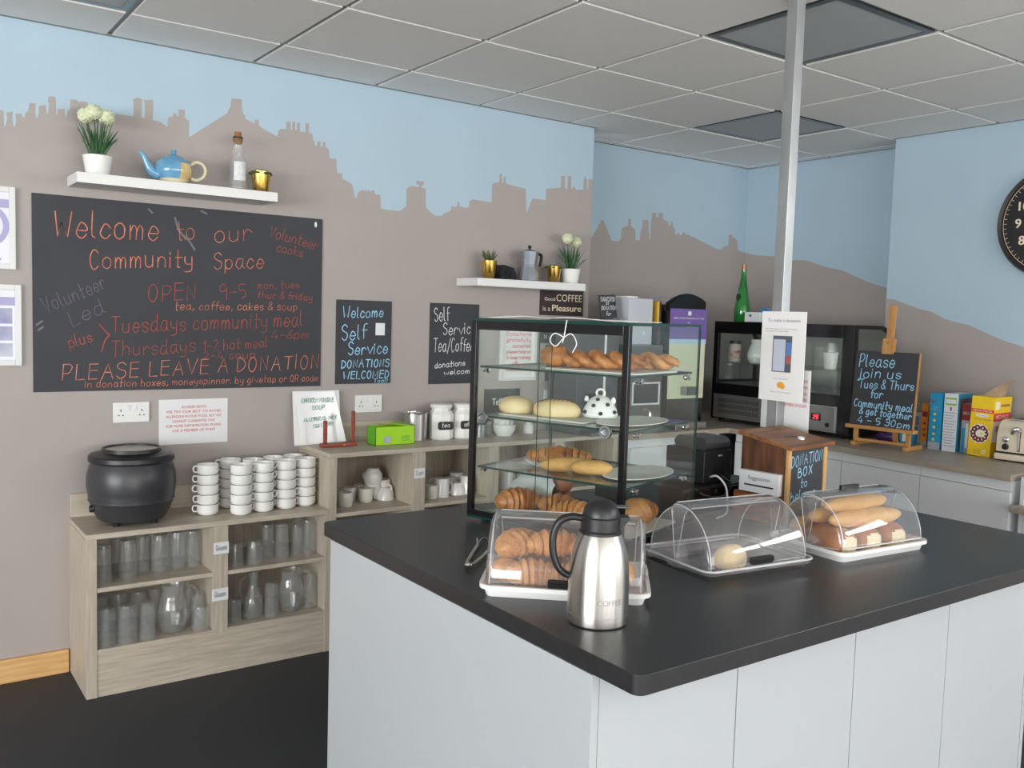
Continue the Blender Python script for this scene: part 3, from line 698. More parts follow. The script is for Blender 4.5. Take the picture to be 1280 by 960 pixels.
r, w, h, L = wall_board('shop_sign', 'dark sign with white lettering on wall behind the two pale rolls', 'sign', ((606, 485), (650, 487), (605, 530), (649, 530)), M_('charcoal_sign', '#3C3E40', .5), .006)
m = MB(); ptext(m, "Telford's", w*.52, h*.55, h*.19, -.0072, 0, 'C', w*.62, bold=.001); O('lettering', m, WHITE_CHALK, r)
r, w, h, L = wall_board('wall_plate', 'white plate with round black dial on wall behind the seeded roll', 'control plate', ((680, 487), (706, 488), (680, 520), (705, 520)), CARD, .006)
O('dial', MB().lathe([(0, 0), (.024, 0), (.024, .012), (.02, .016), (0, .016)], 24, M=Matrix.Translation((w*.80, -.006, h*.55)) @ Matrix.Rotation(PI/2, 4, 'X')), BLACK, r)

# ================================================================ things on the two floating shelves
LEAF = M_('grass_leaf', '#3F6B3A', .5, col2='#22492A', nscale=30); FLOWER = M_('cream_flower', '#E6E9CF', .8, col2='#C9D0A0', nscale=80, bump=.3)
LEAF2 = M_('olive_succulent', '#5A6635', .6, col2='#3A4526', nscale=40)
def blade(m, base, tip, w, bend):
    a = Vector(base); b = Vector(tip); mid = (a+b)/2+Vector(bend); side = (b-a).cross(Vector((0, 1, .2)))
    side = side.normalized()*w if side.length > 1e-5 else Vector((w, 0, 0))
    pts = []
    for i in range(6):
        t = i/5; p = a*(1-t)**2+mid*2*t*(1-t)+b*t*t; pts.append((p, side*(1-t)**.6*(.6+.8*t)))
    vs = [tuple(p+s) for p, s in pts]+[tuple(p-s) for p, s in pts]+[tuple(p+Vector((0, -.4*s.length-.0004, 0))) for p, s in pts]
    n = 6; m.add(vs, [f for i in range(n-1) for f in ((i, i+1, 2*n+i+1, 2*n+i), (2*n+i, 2*n+i+1, n+i+1, n+i), (n+i, n+i+1, i+1, i))])
def flower_plant(px, py, z, s, nfl, lb, y=-.10, spread=.5):
    p = at(px, py, y=y); t = T('potted_flower', lb, 'potted plant', (p.x, y, z), 0, 'white flowers in white pots on the shelves')
    O('pot', MB().lathe([(0, 0), (.040*s, 0), (.043*s, .004*s), (.056*s, .080*s), (.052*s, .082*s), (.048*s, .070*s), (0, .068*s)], 28), CERAMIC, t)
    m = MB()
    for i in range(64):
        a = random.uniform(0, 2*PI); rr = random.uniform(0, .026)*s; q = random.uniform(.3, 1)
        hgt = random.uniform(.10, .19)*s; out = random.uniform(.02, .085)*s*(1 if i > 8 else 1.4)
        blade(m, (rr*math.cos(a), rr*math.sin(a), .068*s), (out*math.cos(a), max(out*math.sin(a), -.08), .068*s+hgt*(1-.25*(out/.1))), .0034*s, (0, 0, .02))
    O('leaves', m, LEAF, t)
    for i in range(nfl):
        a = 2*PI*i/nfl+.5; o = spread*.055*s*(1 if nfl > 1 else 0); c = (o*math.cos(a), o*math.sin(a)*.6, (.235+.012*(i % 2))*s)
        m = MB(); m.tube([(0, 0, .07*s), (c[0]*.6, c[1]*.6, .16*s), c], .0022*s, 6)
        st = O('flower_stem', m, LEAF, t)
        m = MB(); m.ell(c, .031*s, .031*s, .028*s, 28, 18, fn=lambda u: 1+.13*math.sin(17*u.x)*math.sin(17*u.y+9*u.z)); O('flower_head', m, FLOWER, st)
flower_plant(122, 216, SH1, 1.0, 5, 'white pot of grass with cluster of white flowers on the long shelf', spread=.75)
flower_plant(713, 350, SH2, 1.0, 2, 'white pot with two white flower heads at right end of small shelf', spread=.85)
def gold_pot(px, py, z, s, lb, spiky, y=-.10):
    p = at(px, py, y=y); t = T('gold_plant_pot', lb, 'potted plant', (p.x, y, z), 0, 'gold pots on the shelves')
    O('pot', MB().lathe([(0, 0), (.031*s, 0), (.032*s, .002*s), (.043*s, .095*s), (.041*s, .096*s), (.039*s, .085*s), (0, .083*s)], 30), GOLD, t)
    m = MB()
    if spiky:
        for i in range(60):
            a = random.uniform(0, 2*PI); o = random.uniform(.01, .05)*s
            blade(m, (.015*s*math.cos(a), .015*s*math.sin(a), .083*s), (o*math.cos(a), o*math.sin(a), (.083+random.uniform(.03, .075))*s), .003*s, (0, 0, .01))
    else:
        for i in range(26):
            a = i*2.4; o = (.012+.0013*i)*s; zz = (.10-.0006*i)*s
            m.ell((o*math.cos(a), o*math.sin(a), zz), .016*s, .010*s, .006*s, 8, 6, M=None)
    O('leaves', m, LEAF2, t)
gold_pot(326, 237, SH1, 1.0, 'shiny gold pot of low succulent beside the clear bottle', False)
gold_pot(611, 344, SH2, 1.0, 'gold pot with spiky green plant at left end of small shelf', True)
gold_pot(692, 348, SH2, .95, 'gold pot of low succulent between moka pot and white flowers', False)
# painted teapot
p = at(217, 224, y=-.10); t = T('teapot', 'round blue painted teapot with cream base on the long shelf', 'teapot', (p.x, -.10, SH1))
m = MB(); prof = [(0, 0), (.040, 0), (.045, .006), (.062, .02), (.074, .045), (.076, .06), (.070, .085), (.055, .102), (.036, .110), (.034, .108)]
m.lathe(prof, 48)
def tp(f):
    c = sum((Vector(m.v[i]) for i in f), Vector())/len(f); a = math.atan2(c.y, c.x); q = -a/PI
    if c.z < .016: return 1
    if a < 0 and q < .44 and c.z < .078:
        if q < .20 and .03 < c.z < .075: return 3
        return 2 if c.z > .03 or q < .3 else 1
    return 0
m.m = [tp(f) for f in m.f]
TB = M_('teapot_blue_glaze', '#7FB0CC', .12, col2='#5B93B8', nscale=12, coat=.4); TCM = M_('teapot_cream_glaze', '#E6DCB8', .15, coat=.4); TY = M_('teapot_straw_paint', '#D9B573', .15, col2='#E8D9A4', nscale=22, coat=.4); TR = M_('teapot_red_paint', '#9C4A3C', .15, col2='#D9B573', nscale=40, coat=.4)
O('pot_body', m, [TB, TCM, TY, TR], t)
lid = O('lid', MB().lathe([(.040, .108), (.038, .113), (.02, .121), (0, .123)], 32), TB, t)
O('knob', MB().lathe([(.006, .121), (.008, .128), (.012, .134), (.010, .142), (0, .145)], 20), TB, lid)
O('spout', MB().tube([(-.060, 0, .035), (-.085, 0, .045), (-.105, 0, .075), (-.120, 0, .105), (-.135, 0, .118)], [.024, .020, .014, .010, .008], 16), TB, t)
O('handle', MB().tube(smooth_line([(.060, 0), (.1, .1)]) and [(.066, 0, .085), (.09, 0, .102), (.115, 0, .098), (.13, 0, .075), (.122, 0, .045), (.095, 0, .028), (.070, 0, .032)], [.007]*7, 12), TCM, t)
# clear bottle with cork
p = at(297, 233, y=-.09); t = T('glass_bottle', 'clear spirit bottle with cork stopper and white label on the long shelf', 'bottle', (p.x, -.09, SH1))
O('bottle_body', MB().lathe([(0, 0), (.038, 0), (.041, .006), (.041, .03), (.037, .04), (.037, .12), (.032, .14), (.022, .155), (.030, .172), (.024, .188), (.021, .205), (.018, .212), (.016, .212), (.017, .2), (.02, .18), (.018, .158), (.028, .138), (.033, .118), (.033, .012), (0, .010)], 32), TUMBLER, t)
m = MB(); n = 14
vs = [(.0376*math.sin(a), -.0376*math.cos(a), z) for z in (.045, .125) for a in [(-.75+1.5*i/n) for i in range(n+1)]]
m.add(vs, [(i, i+1, n+2+i, n+1+i) for i in range(n)]); O('bottle_label', m, M_('frosted_label', '#C9CBCB', .5, col2='#E5E6E4', nscale=60), t)
ck = O('cork', MB().lathe([(0, .205), (.016, .205), (.020, .214), (.020, .226), (.015, .23), (.014, .255), (0, .256)], 20), M_('cork', '#9A6B45', .8, noise=.3, nscale=60), t)
O('neck_band', MB().lathe([(.0185, .2265), (.021, .2265), (.021, .234), (.0155, .234)], 20), BLACK, ck)
# moka pot, clock
p = at(661, 346, y=-.10); t = T('moka_pot', 'grey faceted stovetop moka pot with black handle on small shelf', 'coffee pot', (p.x, -.10, SH2), .15)
MOKA = M_('grey_enamel', '#8E959C', .35, .35)
O('boiler', MB().lathe([(0, 0), (.052, 0), (.054, .004), (.043, .07), (.040, .078), (.040, .084)], 8), MOKA, t, sharp=20)
O('collector', MB().lathe([(.040, .084), (.038, .088), (.050, .155), (.046, .155), (0, .15)], 8), MOKA, t, sharp=20)
O('spout', MB().prism([(-.046, .150), (-.046, .118), (-.064, .156)], -.010, .010, 'y'), MOKA, t)
l = O('lid', MB().lathe([(.051, .155), (.051, .158), (.02, .170), (0, .171)], 8), MOKA, t, sharp=20)
O('knob', MB().lathe([(.005, .170), (.006, .176), (.010, .182), (.009, .192), (0, .194)], 12), BLACK, l)
O('handle', MB().tube([(.044, 0, .142), (.075, 0, .150), (.092, 0, .140), (.090, 0, .115), (.080, 0, .085)], [.006, .008, .009, .009, .007], 10), BLACK, t)
p = at(631, 346, y=-.09); t = T('shelf_clock', 'small black faceted clock lying between gold pot and moka pot', 'clock', (p.x, -.09, SH2), .25)
m = MB(); m.prism([(-.062, 0), (.058, 0), (.064, .022), (.038, .066), (-.038, .078), (-.066, .035)], -.03, .035, 'y'); O('case', m, BLACK, t, flat=True)
O('dial', MB().lathe([(0, 0), (.021, 0), (.023, .003), (0, .004)], 24, M=Matrix.Translation((-.008, -.0295, .036)) @ Matrix.Rotation(PI/2, 4, 'X')), BLACK_GLOSS, t)

# wall clock on the right wall (only its left part is in view)
cy, cz, R_ = -1.885, 2.088, .285
t = T('wall_clock', 'large black round wall clock with cream numerals at right edge', 'clock', (XD, cy, cz), -PI/2)
MX = Matrix.Rotation(PI/2, 4, 'X')
O('rim', MB().lathe([(R_-.03, .0), (R_, 0), (R_, .02), (R_-.012, .045), (R_-.03, .040), (R_-.034, .028)], 64, M=MX), M_('dark_bronze', '#2A2322', .4, .3), t)
O('face', MB().lathe([(0, .001), (R_-.03, .001), (R_-.03, .026), (0, .026)], 64, M=MX), M_('clock_face', '#1E1C1E', .6), t)
m = MB()
for i in range(60):
    a = 2*PI*i/60; r0, r1 = R_-.052, R_-.038
    m.add([(math.sin(a)*r0-math.cos(a)*.001, -.0268, math.cos(a)*r0+math.sin(a)*.001), (math.sin(a)*r0+math.cos(a)*.001, -.0268, math.cos(a)*r0-math.sin(a)*.001), (math.sin(a)*r1+math.cos(a)*.001, -.0268, math.cos(a)*r1-math.sin(a)*.001), (math.sin(a)*r1-math.cos(a)*.001, -.0268, math.cos(a)*r1+math.sin(a)*.001)], [(0, 1, 2, 3)])
m.lathe([(R_-.036, .0268), (R_-.033, .0268)], 64, M=MX)
for i in range(1, 13):
    a = 2*PI*i/12; ptext(m, str(i), math.sin(a)*.175, math.cos(a)*.175-.022, .046, -.0268, bold=.0018)
O('numerals', m, CREAMINK, t)
for a, l, w in ((PI*.33, .15, .007), (PI*.95, .2, .005)):
    m = MB(); m.box((-w, -.031, -.02), (w, -.029, l)); O('clock_hand', MB().box((-w, -.031, -.02), (w, -.029, l), M=Matrix.Rotation(a, 4, 'Y')), CREAMINK, t)

# ================================================================ on the low shelf unit
# soup kettle
p = at(165, 640, y=-.185); t = T('soup_kettle', 'big black round soup kettle standing on the low shelf unit', 'soup kettle', (p.x, -.182, .65))
O('kettle_body', MB().lathe([(0, .014), (.112, .014), (.128, .020), (.148, .055), (.160, .092), (.1635, .099), (.1625, .106), (.168, .135), (.171, .165), (.169, .20), (.160, .235), (.150, .256)], 64), BLACK_SATIN, t)
O('ridge', MB().lathe([(.158, .090), (.1645, .096), (.1645, .104), (.160, .108)], 64), BLACK_SATIN, t)
l = O('lid_ring', MB().lathe([(.150, .250), (.160, .252), (.164, .258), (.163, .274), (.157, .281), (.114, .292), (.112, .286), (.110, .256), (.148, .256)], 64), BLACK, t)
O('lid', MB().lathe([(0, .288), (.09, .290), (.104, .293), (.106, .298), (.100, .300), (0, .296)], 48), M_('pale_steel_lid', '#C9C7C3', .35, .6), l)
O('lid_rim', MB().lathe([(.100, .290), (.103, .305), (.113, .305), (.116, .290)], 48), BLACK, l)
for a in (.7, 2.4, 3.9, 5.5):
    O('foot', MB().lathe([(0, 0), (.012, 0), (.014, .016), (0, .016)], 14, c=(.100*math.cos(a), .100*math.sin(a), 0)), BLACK, t)
O('dial', MB().lathe([(0, 0), (.016, 0), (.014, .014), (0, .016)], 18, M=Matrix.Translation((-.150, -.02, .07)) @ Matrix.Rotation(-PI/2, 4, 'Y')), BLACK, t)
# stacking cups
CUP_H, CUP_R = .0425, .044
m = MB(); m.lathe([(0, 0), (.029, 0), (.031, .003), (.0395, .0050), (.0436, .0105), (.0447, .018), (.0452, .0425), (.0452, .046), (.0425, .046), (.041, .022), (.034, .011), (0, .009)], 32)
cup0 = O('stacking_cup', m, CERAMIC, None, (0, 0, .6505), label='x', cat='cup', group='white stacked soup cups')
O('handle', MB().tube([(.042, 0, .040), (.057, 0, .041), (.062, 0, .034), (.061, 0, .022), (.054, 0, .016), (.042, 0, .017)], .0042, 8, flat=.8), CERAMIC, cup0)
STACKS = [(259.4, 631, 'first', PI), (301.3, 634, 'second', .1), (328.9, 631.5, 'third', .15), (357, 628.8, 'fourth', .0), (381.5, 626.5, 'rightmost', .2)]
BACKS = [(288, 'first', PI*.9), (316, 'second', .3), (341.5, 'third', .2), (366, 'rightmost', .1)]
LV = ['bottom', 'second from bottom', 'middle', 'second from top', 'topmost']
used = False
def put_cup(x, y, z, rz, lb):
    global used
    if not used: cup0.location = (x, y, z); cup0.rotation_euler = (0, 0, rz); cup0['label'] = lb; used = True
    else: dup(cup0, (x, y, z), rz, lb)
cx_front = []
for px, py, nm, rz in STACKS:
    q = at(px, py-4, z=.65); y = -.20 if nm == 'first' else (-.262 if nm == 'second' else -.245 if nm == 'third' else -.23 if nm == 'fourth' else -.215)
    x = at(px, py, y=y).x
    for k in range(5): put_cup(x, y, .6505+CUP_H*k, rz+random.uniform(-.12, .12), 'white soup cup, %s cup of %s stack in the front row beside kettle' % (LV[k], nm))
for (px, nm, rz), y in zip(BACKS, (-.105, -.145, -.125, -.11)):
    x = at(px, 600, y=y).x
    for k in range(5): put_cup(x, y, .6505+CUP_H*k, rz+random.uniform(-.12, .12), 'white soup cup, %s cup of %s stack in the back row by wall' % (LV[k], nm))

# drinking glasses
def tumbler_mesh(r0, r1, h, th=.003, base=.014):
    """upside down: mouth on the shelf, thick base on top"""
    return MB().lathe([(r1-th, .001), (r1, 0), (r1*.99+.01*r0, h*.08), (r0*1.02, h*.93), (r0*.96, h), (0, h), (0, h-base), (r0-th*1.6, h-base), (r1-th, .001)], 28)
kinds = {'tall': (.027, .033, .150), 'pint': (.033, .041, .150), 'slim': (.025, .030, .135), 'short': (.030, .036, .098)}
proto = {}
def put_glass(kind, px, py, z, lb, grp):
    q = at(px, py-2, z=z); q.y = min(max(q.y, -.30), -.055); x = at(px, py, y=q.y).x; rg = kinds[kind][1]+.001; x = min(max(x, -.117+rg), .330-rg) if px < 275 else min(max(x, .392+rg), .828-rg)
    if kind not in proto:
        proto[kind] = O('drinking_glass', tumbler_mesh(*kinds[kind]), TUMBLER, None, (x, q.y, z+.0005), label=lb, cat='glass', group=grp)
    else: dup(proto[kind], (x, q.y, z+.0005), None, lb, grp)
ORD = ['first', 'second', 'third', 'fourth', 'fifth', 'sixth', 'seventh', 'eighth', 'ninth']
G1 = 'upturned glasses on the upper left shelf'
for i, (kd, px, py) in enumerate((('tall', 129.5, 730), ('pint', 160, 722), ('tall', 178, 715), ('pint', 200, 714), ('pint', 222, 710), ('tall', 241, 708), ('tall', 257, 697))):
    put_glass(kd, px, py, .435, 'upturned glass in upper left compartment, %s from left in the front row' % ORD[i], G1)
for i, (kd, px, py) in enumerate((('tall', 147, 703), ('tall', 190, 698), ('slim', 213, 696), ('tall', 228, 688))):
    put_glass(kd, px, py, .435, 'upturned glass in upper left compartment, %s from left in the back row' % ORD[i], G1)
G2 = 'upturned glasses on the lower left shelf'
for i, (kd, px, py) in enumerate((('pint', 133, 811), ('pint', 159, 805.5), ('tall', 184, 800.5), ('slim', 247, 783), ('short', 257, 790))):
    put_glass(kd, px, py, .19, 'upturned glass in lower left compartment, %s from left in the front row' % ORD[i], G2)
for i, (kd, px, py) in enumerate((('pint', 126, 792), ('pint', 148, 788), ('pint', 173, 784), ('tall', 193, 780), ('slim', 236, 775))):
    put_glass(kd, px, py, .19, 'upturned glass in lower left compartment, %s from left in the back row' % ORD[i], G2)
G3 = 'upturned glasses on the upper right shelf'
for i, (kd, px, py) in enumerate((('short', 294, 708), ('short', 318, 705), ('tall', 334, 699), ('tall', 352, 698), ('slim', 371, 694), ('tall', 390, 692))):
    put_glass(kd, px, py, .435, 'upturned glass in upper right compartment, %s from left on the shelf' % ORD[i], G3)
put_glass('tall', 381, 684, .435, 'upturned glass in upper right compartment, behind the last two glasses', G3)
G4 = 'glasses on the lower right shelf'
for kd, px, py, lb in (('short', 292, 778, 'upturned short glass at left of lower right compartment beside the carafe'), ('tall', 339, 771, 'upturned glass between the carafe and the jug in lower right compartment'), ('tall', 398, 758, 'upturned glass at right end of lower right compartment')):
    put_glass(kd, px, py, .19, lb, G4)
def jug(px, py, z, prof, hp, lb, rz, name='glass_jug', cat='jug'):
    q = at(px, py-3, z=z); q.y = max(q.y, -.26); x = at(px, py, y=q.y).x
    t = T(name, lb, cat, (x, q.y, z+.0005), rz)
    inner = [(max(r-.0035, 0), zz+(.006 if i == 0 else 0)) for i, (r, zz) in enumerate(prof)]
    O('jug_body', MB().lathe([(0, 0)]+prof+inner[::-1]+[(0, .006)], 36), TUMBLER, t)
    O('handle', MB().tube(hp, .0065, 10), TUMBLER, t)
JP = [(.045, 0), (.048, .004), (.062, .05), (.064, .085), (.050, .135), (.042, .160), (.048, .190), (.050, .197)]
jug(216, 793, .19, JP, [(.046, 0, .180), (.075, 0, .182), (.094, 0, .160), (.092, 0, .115), (.078, 0, .08), (.062, 0, .07)], 'round clear glass jug among glasses in the lower left compartment', -.25)
jug(316, 776, .19, [(.040, 0), (.044, .004), (.044, .07), (.034, .10), (.020, .13), (.018, .17), (.024, .19), (.024, .195)], [(-.02, 0, .180), (-.045, 0, .178), (-.062, 0, .155), (-.06, 0, .115), (-.044, 0, .07)], 'tall narrow clear carafe with handle in the lower right compartment', .1, 'glass_carafe', 'carafe')
jug(363, 768, .19, [(.035, 0), (.04, .004), (.056, .06), (.058, .10), (.046, .14), (.043, .165), (.047, .185)], [(.043, 0, .170), (.07, 0, .172), (.088, 0, .145), (.08, 0, .10), (.056, 0, .075)], 'round clear glass jug beside the carafe in the lower right compartment', -.3)

# ================================================================ cups in the taller shelf unit
def cup_obj(kind):
    if kind == 'mug':
        m = MB().lathe([(0, 0), (.036, 0), (.038, .003), (.0385, .092), (.036, .092), (.035, .006), (0, .005)], 28); hp = [(.037, 0, .078), (.055, 0, .080), (.066, 0, .066), (.064, 0, .036), (.052, 0, .022), (.037, 0, .024)]
    elif kind == 'tea':
        m = MB().lathe([(0, 0), (.024, 0), (.027, .004), (.040, .024), (.043, .058), (.041, .058), (.037, .024), (0, .007)], 28); hp = [(.041, 0, .050), (.058, 0, .048), (.062, 0, .034), (.052, 0, .022), (.037, 0, .022)]
    elif kind == 'round':
        m = MB().lathe([(0, 0), (.026, 0), (.030, .004), (.046, .030), (.047, .05), (.041, .075), (.039, .075), (.043, .03), (0, .008)], 28); hp = [(.043, 0, .060), (.060, 0, .060), (.066, 0, .046), (.058, 0, .030), (.045, 0, .028)]
    else:
        m = MB().lathe([(0, 0), (.031, 0), (.033, .003), (.034, .058), (.030, .066), (.029, .060), (.029, .006), (0, .005)], 28); hp = None
    o = O('white_cup', m, CERAMIC if kind != 'pot' else CERAMIC_C, None, (0, 0, 0), label='x', cat='cup', group='white cups in the taller shelf unit')
    if hp: O('handle', MB().tube(hp, .0045, 8), CERAMIC, o)
    return o
cproto = {}
def shelf_cup(kind, px, py, z, rz, lb, up=False, y=None):
    yy = y if y is not None else min(max(at(px, py, z=z).y, -.29), -.06)
    x = at(px, py, y=yy).x; rg = {'mug': .0405, 'tea': .045, 'round': .049, 'pot': .036}[kind]
    for b0, b1 in ((.879, 1.266), (1.334, 1.70), (1.76, 2.12), (2.18, 2.52)):
        if b0-.04 < x < b1+.04: x = min(max(x, b0+rg), b1-rg)
    hgt = {'mug': .092, 'tea': .058, 'round': .075, 'pot': .066}[kind]
    rot = (PI, 0, rz) if up else (0, 0, rz); loc = (x, yy, z+.0006+(hgt if up else 0))
    if kind not in cproto:
        o = cproto[kind] = cup_obj(kind); o.location = loc; o.rotation_euler = rot; o['label'] = lb
    else: dup(cproto[kind], loc, None, lb, rot=rot)
Z2 = .626
for kd, px, py, rz, lb, up, zo, y in (
 ('pot', 431.5, 633, 0, 'upturned cream cup at the front left corner of the left bay', True, 0, None),
 ('pot', 436.5, 626, 0, 'upturned cream cup just behind the front left corner cup', True, 0, None),
 ('pot', 457, 627, 0, 'upturned cream cup second from left in the front of left bay', True, 0, None),
 ('pot', 450, 615, 0, 'upturned cream cup behind the second cup in the left bay', True, 0, None),
 ('tea', 482, 624, PI, 'white teacup with handle to the left, front of left bay', True, 0, None),
 ('mug', 508, 622, PI, 'tall white mug beside the divider in the left bay', True, 0, None),
 ('round', 466, 612, 1.9, 'round white cup standing at the back of left bay', False, 0, -.12),
 ('round', 466, 598, 1.9, 'round white cup stacked on another at the back of left bay', True, .076, -.12),
 ('mug', 491, 606, -1.3, 'white mug at the back of left bay beside the round cups', True, 0, -.12),
 ('mug', 507, 609, -1.5, 'white mug at the back of left bay behind the tall mug', True, 0, -.10),
 ('tea', 424, 608, .8, 'white cup half hidden behind the left post of the taller unit', False, 0, -.12),
 ('pot', 538.5, 623, 0, 'upturned cream cup just right of the divider in the middle bay', True, 0, None),
 ('mug', 551.5, 620.5, .1, 'tall white mug with handle to the right, front of middle bay', True, 0, None),
 ('tea', 571, 617.5, 1.9, 'white teacup in the front of middle bay beside the case edge', True, 0, None),
 ('round', 543, 606, 1.6, 'round white cup at the back of middle bay beside the divider', True, 0, -.13),
 ('round', 564, 603, 1.6, 'round white cup at the back of middle bay, second along', True, 0, -.13),
 ('mug', 584, 600, -1.4, 'white mug at the back of middle bay, third along', True, 0, -.11),
 ('mug', 599, 615, -1.8, 'tall white mug seen through the left edge of the glass case', True, 0, None),
 ('mug', 632, 610, .2, 'white mug seen through the glass case under the lowest glass shelf', True, 0, None),
 ('round', 652, 606, .4, 'round white cup seen through the glass case near the sugar croissants', True, 0, None),
 ('mug', 705, 600, .4, 'white mug seen through the glass case at the right bay', True, 0, None)):
    shelf_cup(kd, px, py, Z2+zo, rz, lb, up, y)
O('side_plate', MB().lathe([(0, 0), (.05, 0), (.085, .012), (.083, .014), (.05, .004), (0, .004)], 32), CERAMIC, None, (1.08, -.2, .3505), label='white plate on the bottom shelf of the taller unit, left bay', cat='plate', group='plates under the cups')
O('side_plate', MB().lathe([(0, 0), (.05, 0), (.085, .012), (.083, .014), (.05, .004), (0, .004)], 32), CERAMIC, None, (1.52, -.2, .3505), label='white plate on the bottom shelf of the taller unit, middle bay', cat='plate', group='plates under the cups')

# ================================================================ on top of the taller shelf unit
Z3 = .90
# recipe papers leaning on the wall
p = at(405, 556, y=-.06); t = T('recipe_board', 'white board of recipe papers leaning on wall behind red wooden stand', 'papers', (p.x-.01, -.062, Z3))
TILT = Matrix.Rotation(-.13, 4, 'X')
O('clip_board', MB().box((-.135, .006, 0), (.10, .012, .255), M=TILT), CARD, t)
O('paper_sheet', MB().box((-.132, .0035, .002), (.06, .0055, .25), M=TILT @ Matrix.Rotation(.03, 4, 'Y')), PAPER, t)
m = MB(); m.add([(-.10, 0, 0), (.125, 0, .004), (.075, .003, .250), (-.118, .003, .245), (-.10, .002, 0), (.125, .002, .004), (.075, .005, .250), (-.118, .005, .245)], [(0, 1, 2, 3), (7, 6, 5, 4), (0, 4, 5, 1), (1, 5, 6, 2), (2, 6, 7, 3), (3, 7, 4, 0)], M=TILT)
sh = O('paper_sheet', m, LAMIN, t)
m = MB(); 
for s, a, b, hh in (('CHICKEN NOODLE', (-.095, .20), (.068, .20), .02), ('SOUP', (-.045, .165), (.02, .165), .02), ('ALLERGENS: MILK', (-.088, .11), (.08, .118), .016), ('EGG CELERY', (-.04, .078), (.06, .088), .016)): htext(m, s, a, b, hh, .0022, -.0012)
m.v = [tuple(TILT @ Vector(v)) for v in m.v]; O('lettering', m, GREEN_INK, sh)
# red wooden stand
REDW = M_wood('red_stained_wood', '#9B4A35', '#7E3526', 8, (1, 8, 8), .4)
p = at(423, 558, z=Z3); t = T('wooden_stand', 'red stained wooden stand with two uprights in front of recipe papers', 'stand', (p.x, p.y, Z3), .02)
O('stand_base', MB().box((-.088, -.022, 0), (.088, .022, .018), .004), REDW, t)
O('upright', MB().box((-.076, -.008, .018), (-.060, .008, .125), .002), REDW, t)
O('upright', MB().box((.066, -.008, .018), (.082, .008, .165), .002), REDW, t)
O('knob', MB().ell((.02, -.022, .010), .004, .004, .004, 10, 8), GOLD, t)
# green box
GREENC = M_('lime_green_card', '#A6DE1E', .45, noise=.05); GREEND = M_('mid_green_card', '#5FA51E', .5)
p = at(494, 556, z=Z3); t = T('tea_box', 'lime green open cardboard box on the taller shelf unit', 'box', (p.x, p.y+.045, Z3), .0)
m = MB(); w, d, h = .105, .045, .088
m.box((-w, -d, 0), (w, -d+.002, h)); m.box((-w, -d, 0), (w, d, .002)); m.box((-w, d-.002, 0), (w, d, h)); m.box((w-.002, -d, 0), (w, d, h)); m.box((-w, -d, 0), (-w+.002, d, h), mi=1)
O('carton', m, [GREENC, GREEND], t)
m = MB(); m.add([(-.055, -d-.001, h+.022), (.10, -d-.001, h-.006), (.10, d, h+.004), (-.055, d, h+.012), (-.055, -d-.001, h+.024), (.10, -d-.001, h-.004), (.10, d, h+.006), (-.055, d, h+.014)], [(0, 3, 2, 1), (4, 5, 6, 7), (0, 1, 5, 4), (1, 2, 6, 5), (2, 3, 7, 6), (3, 0, 4, 7)]); O('flap', m, GREENC, t)
m = MB(); m.box((-.06, -d-.0012, .012), (-.025, -d-.0002, .042)); O('barcode_label', m, PHOTO, t)
m = MB()
for i in range(4): m.box((.035, -d-.0012, .018+.007*i), (.08-.004*(i % 2), -d-.0002, .021+.007*i))
O('print_panel', m, GREEND, t)
# steel bin with scooped rim
p = at(526, 551, z=Z3); t = T('cutlery_bin', 'brushed steel bin with scooped rim between green box and tea canister', 'bin', (p.x, p.y+.06, Z3)); m = MB(); n = 40; R0 = .062
vs = []
for i in range(n):
    a = 2*PI*i/n; x, y = R0*math.cos(a), R0*math.sin(a); z = .155+.38*max(0, abs(x)-.0)*abs(x)/.062*.28-.022
    vs += [(x*.97, y*.97, 0), (x, y, z+.0)]
m.add(vs, [(2*i, 2*((i+1) % n), 2*((i+1) % n)+1, 2*i+1) for i in range(n)]); m.add([vs[2*i] for i in range(n)], [list(range(n))[::-1]])
O('bin_body', m, STEEL, t)
m = MB(); m.tube([(v[0], v[1], v[2]) for v in vs[1::2]], .003, 6, closed=True); O('rim', m, CHROME, t)
O('liner', MB().lathe([(0, .02), (.058, .02), (.058, .125), (0, .12)], 30), BLACK, t)
# canisters
def canister(px, py, text, lb):
    p = at(px, py, z=Z3); t = T('canister', lb, 'canister', (p.x, p.y+.058, Z3), -.12, 'white storage canisters')
    pr = [(0, 0), (.060, 0), (.064, .006), (.064, .125), (.056, .14), (.047, .147), (.047, .158)]
    m = MB(); m.lathe(pr, 8, M=Matrix.Rotation(PI/8, 4, 'Z')); O('jar', m, CERAMIC, t, sharp=25)
    O('lid', MB().lathe([(.044, .157), (.054, .158), (.056, .164), (.056, .176), (.048, .180), (0, .181)], 32), CERAMIC, t)
    lb_ = O('chalk_label', MB().prism(rrect(-.042, .052, .042, .094, .012), -.0625, -.0585, 'y'), BLACK, t)
    m = MB(); htext(m, text, (-.022, .066), (.022, .066), .022, .0022, -.0630); O('lettering', m, WHITE_CHALK, lb_)
canister(558, 550, 'tea', 'white eight-sided canister with black tea label beside the steel bin')
canister(586, 548.5, 'coffee', 'white eight-sided canister with black label at the glass case edge')
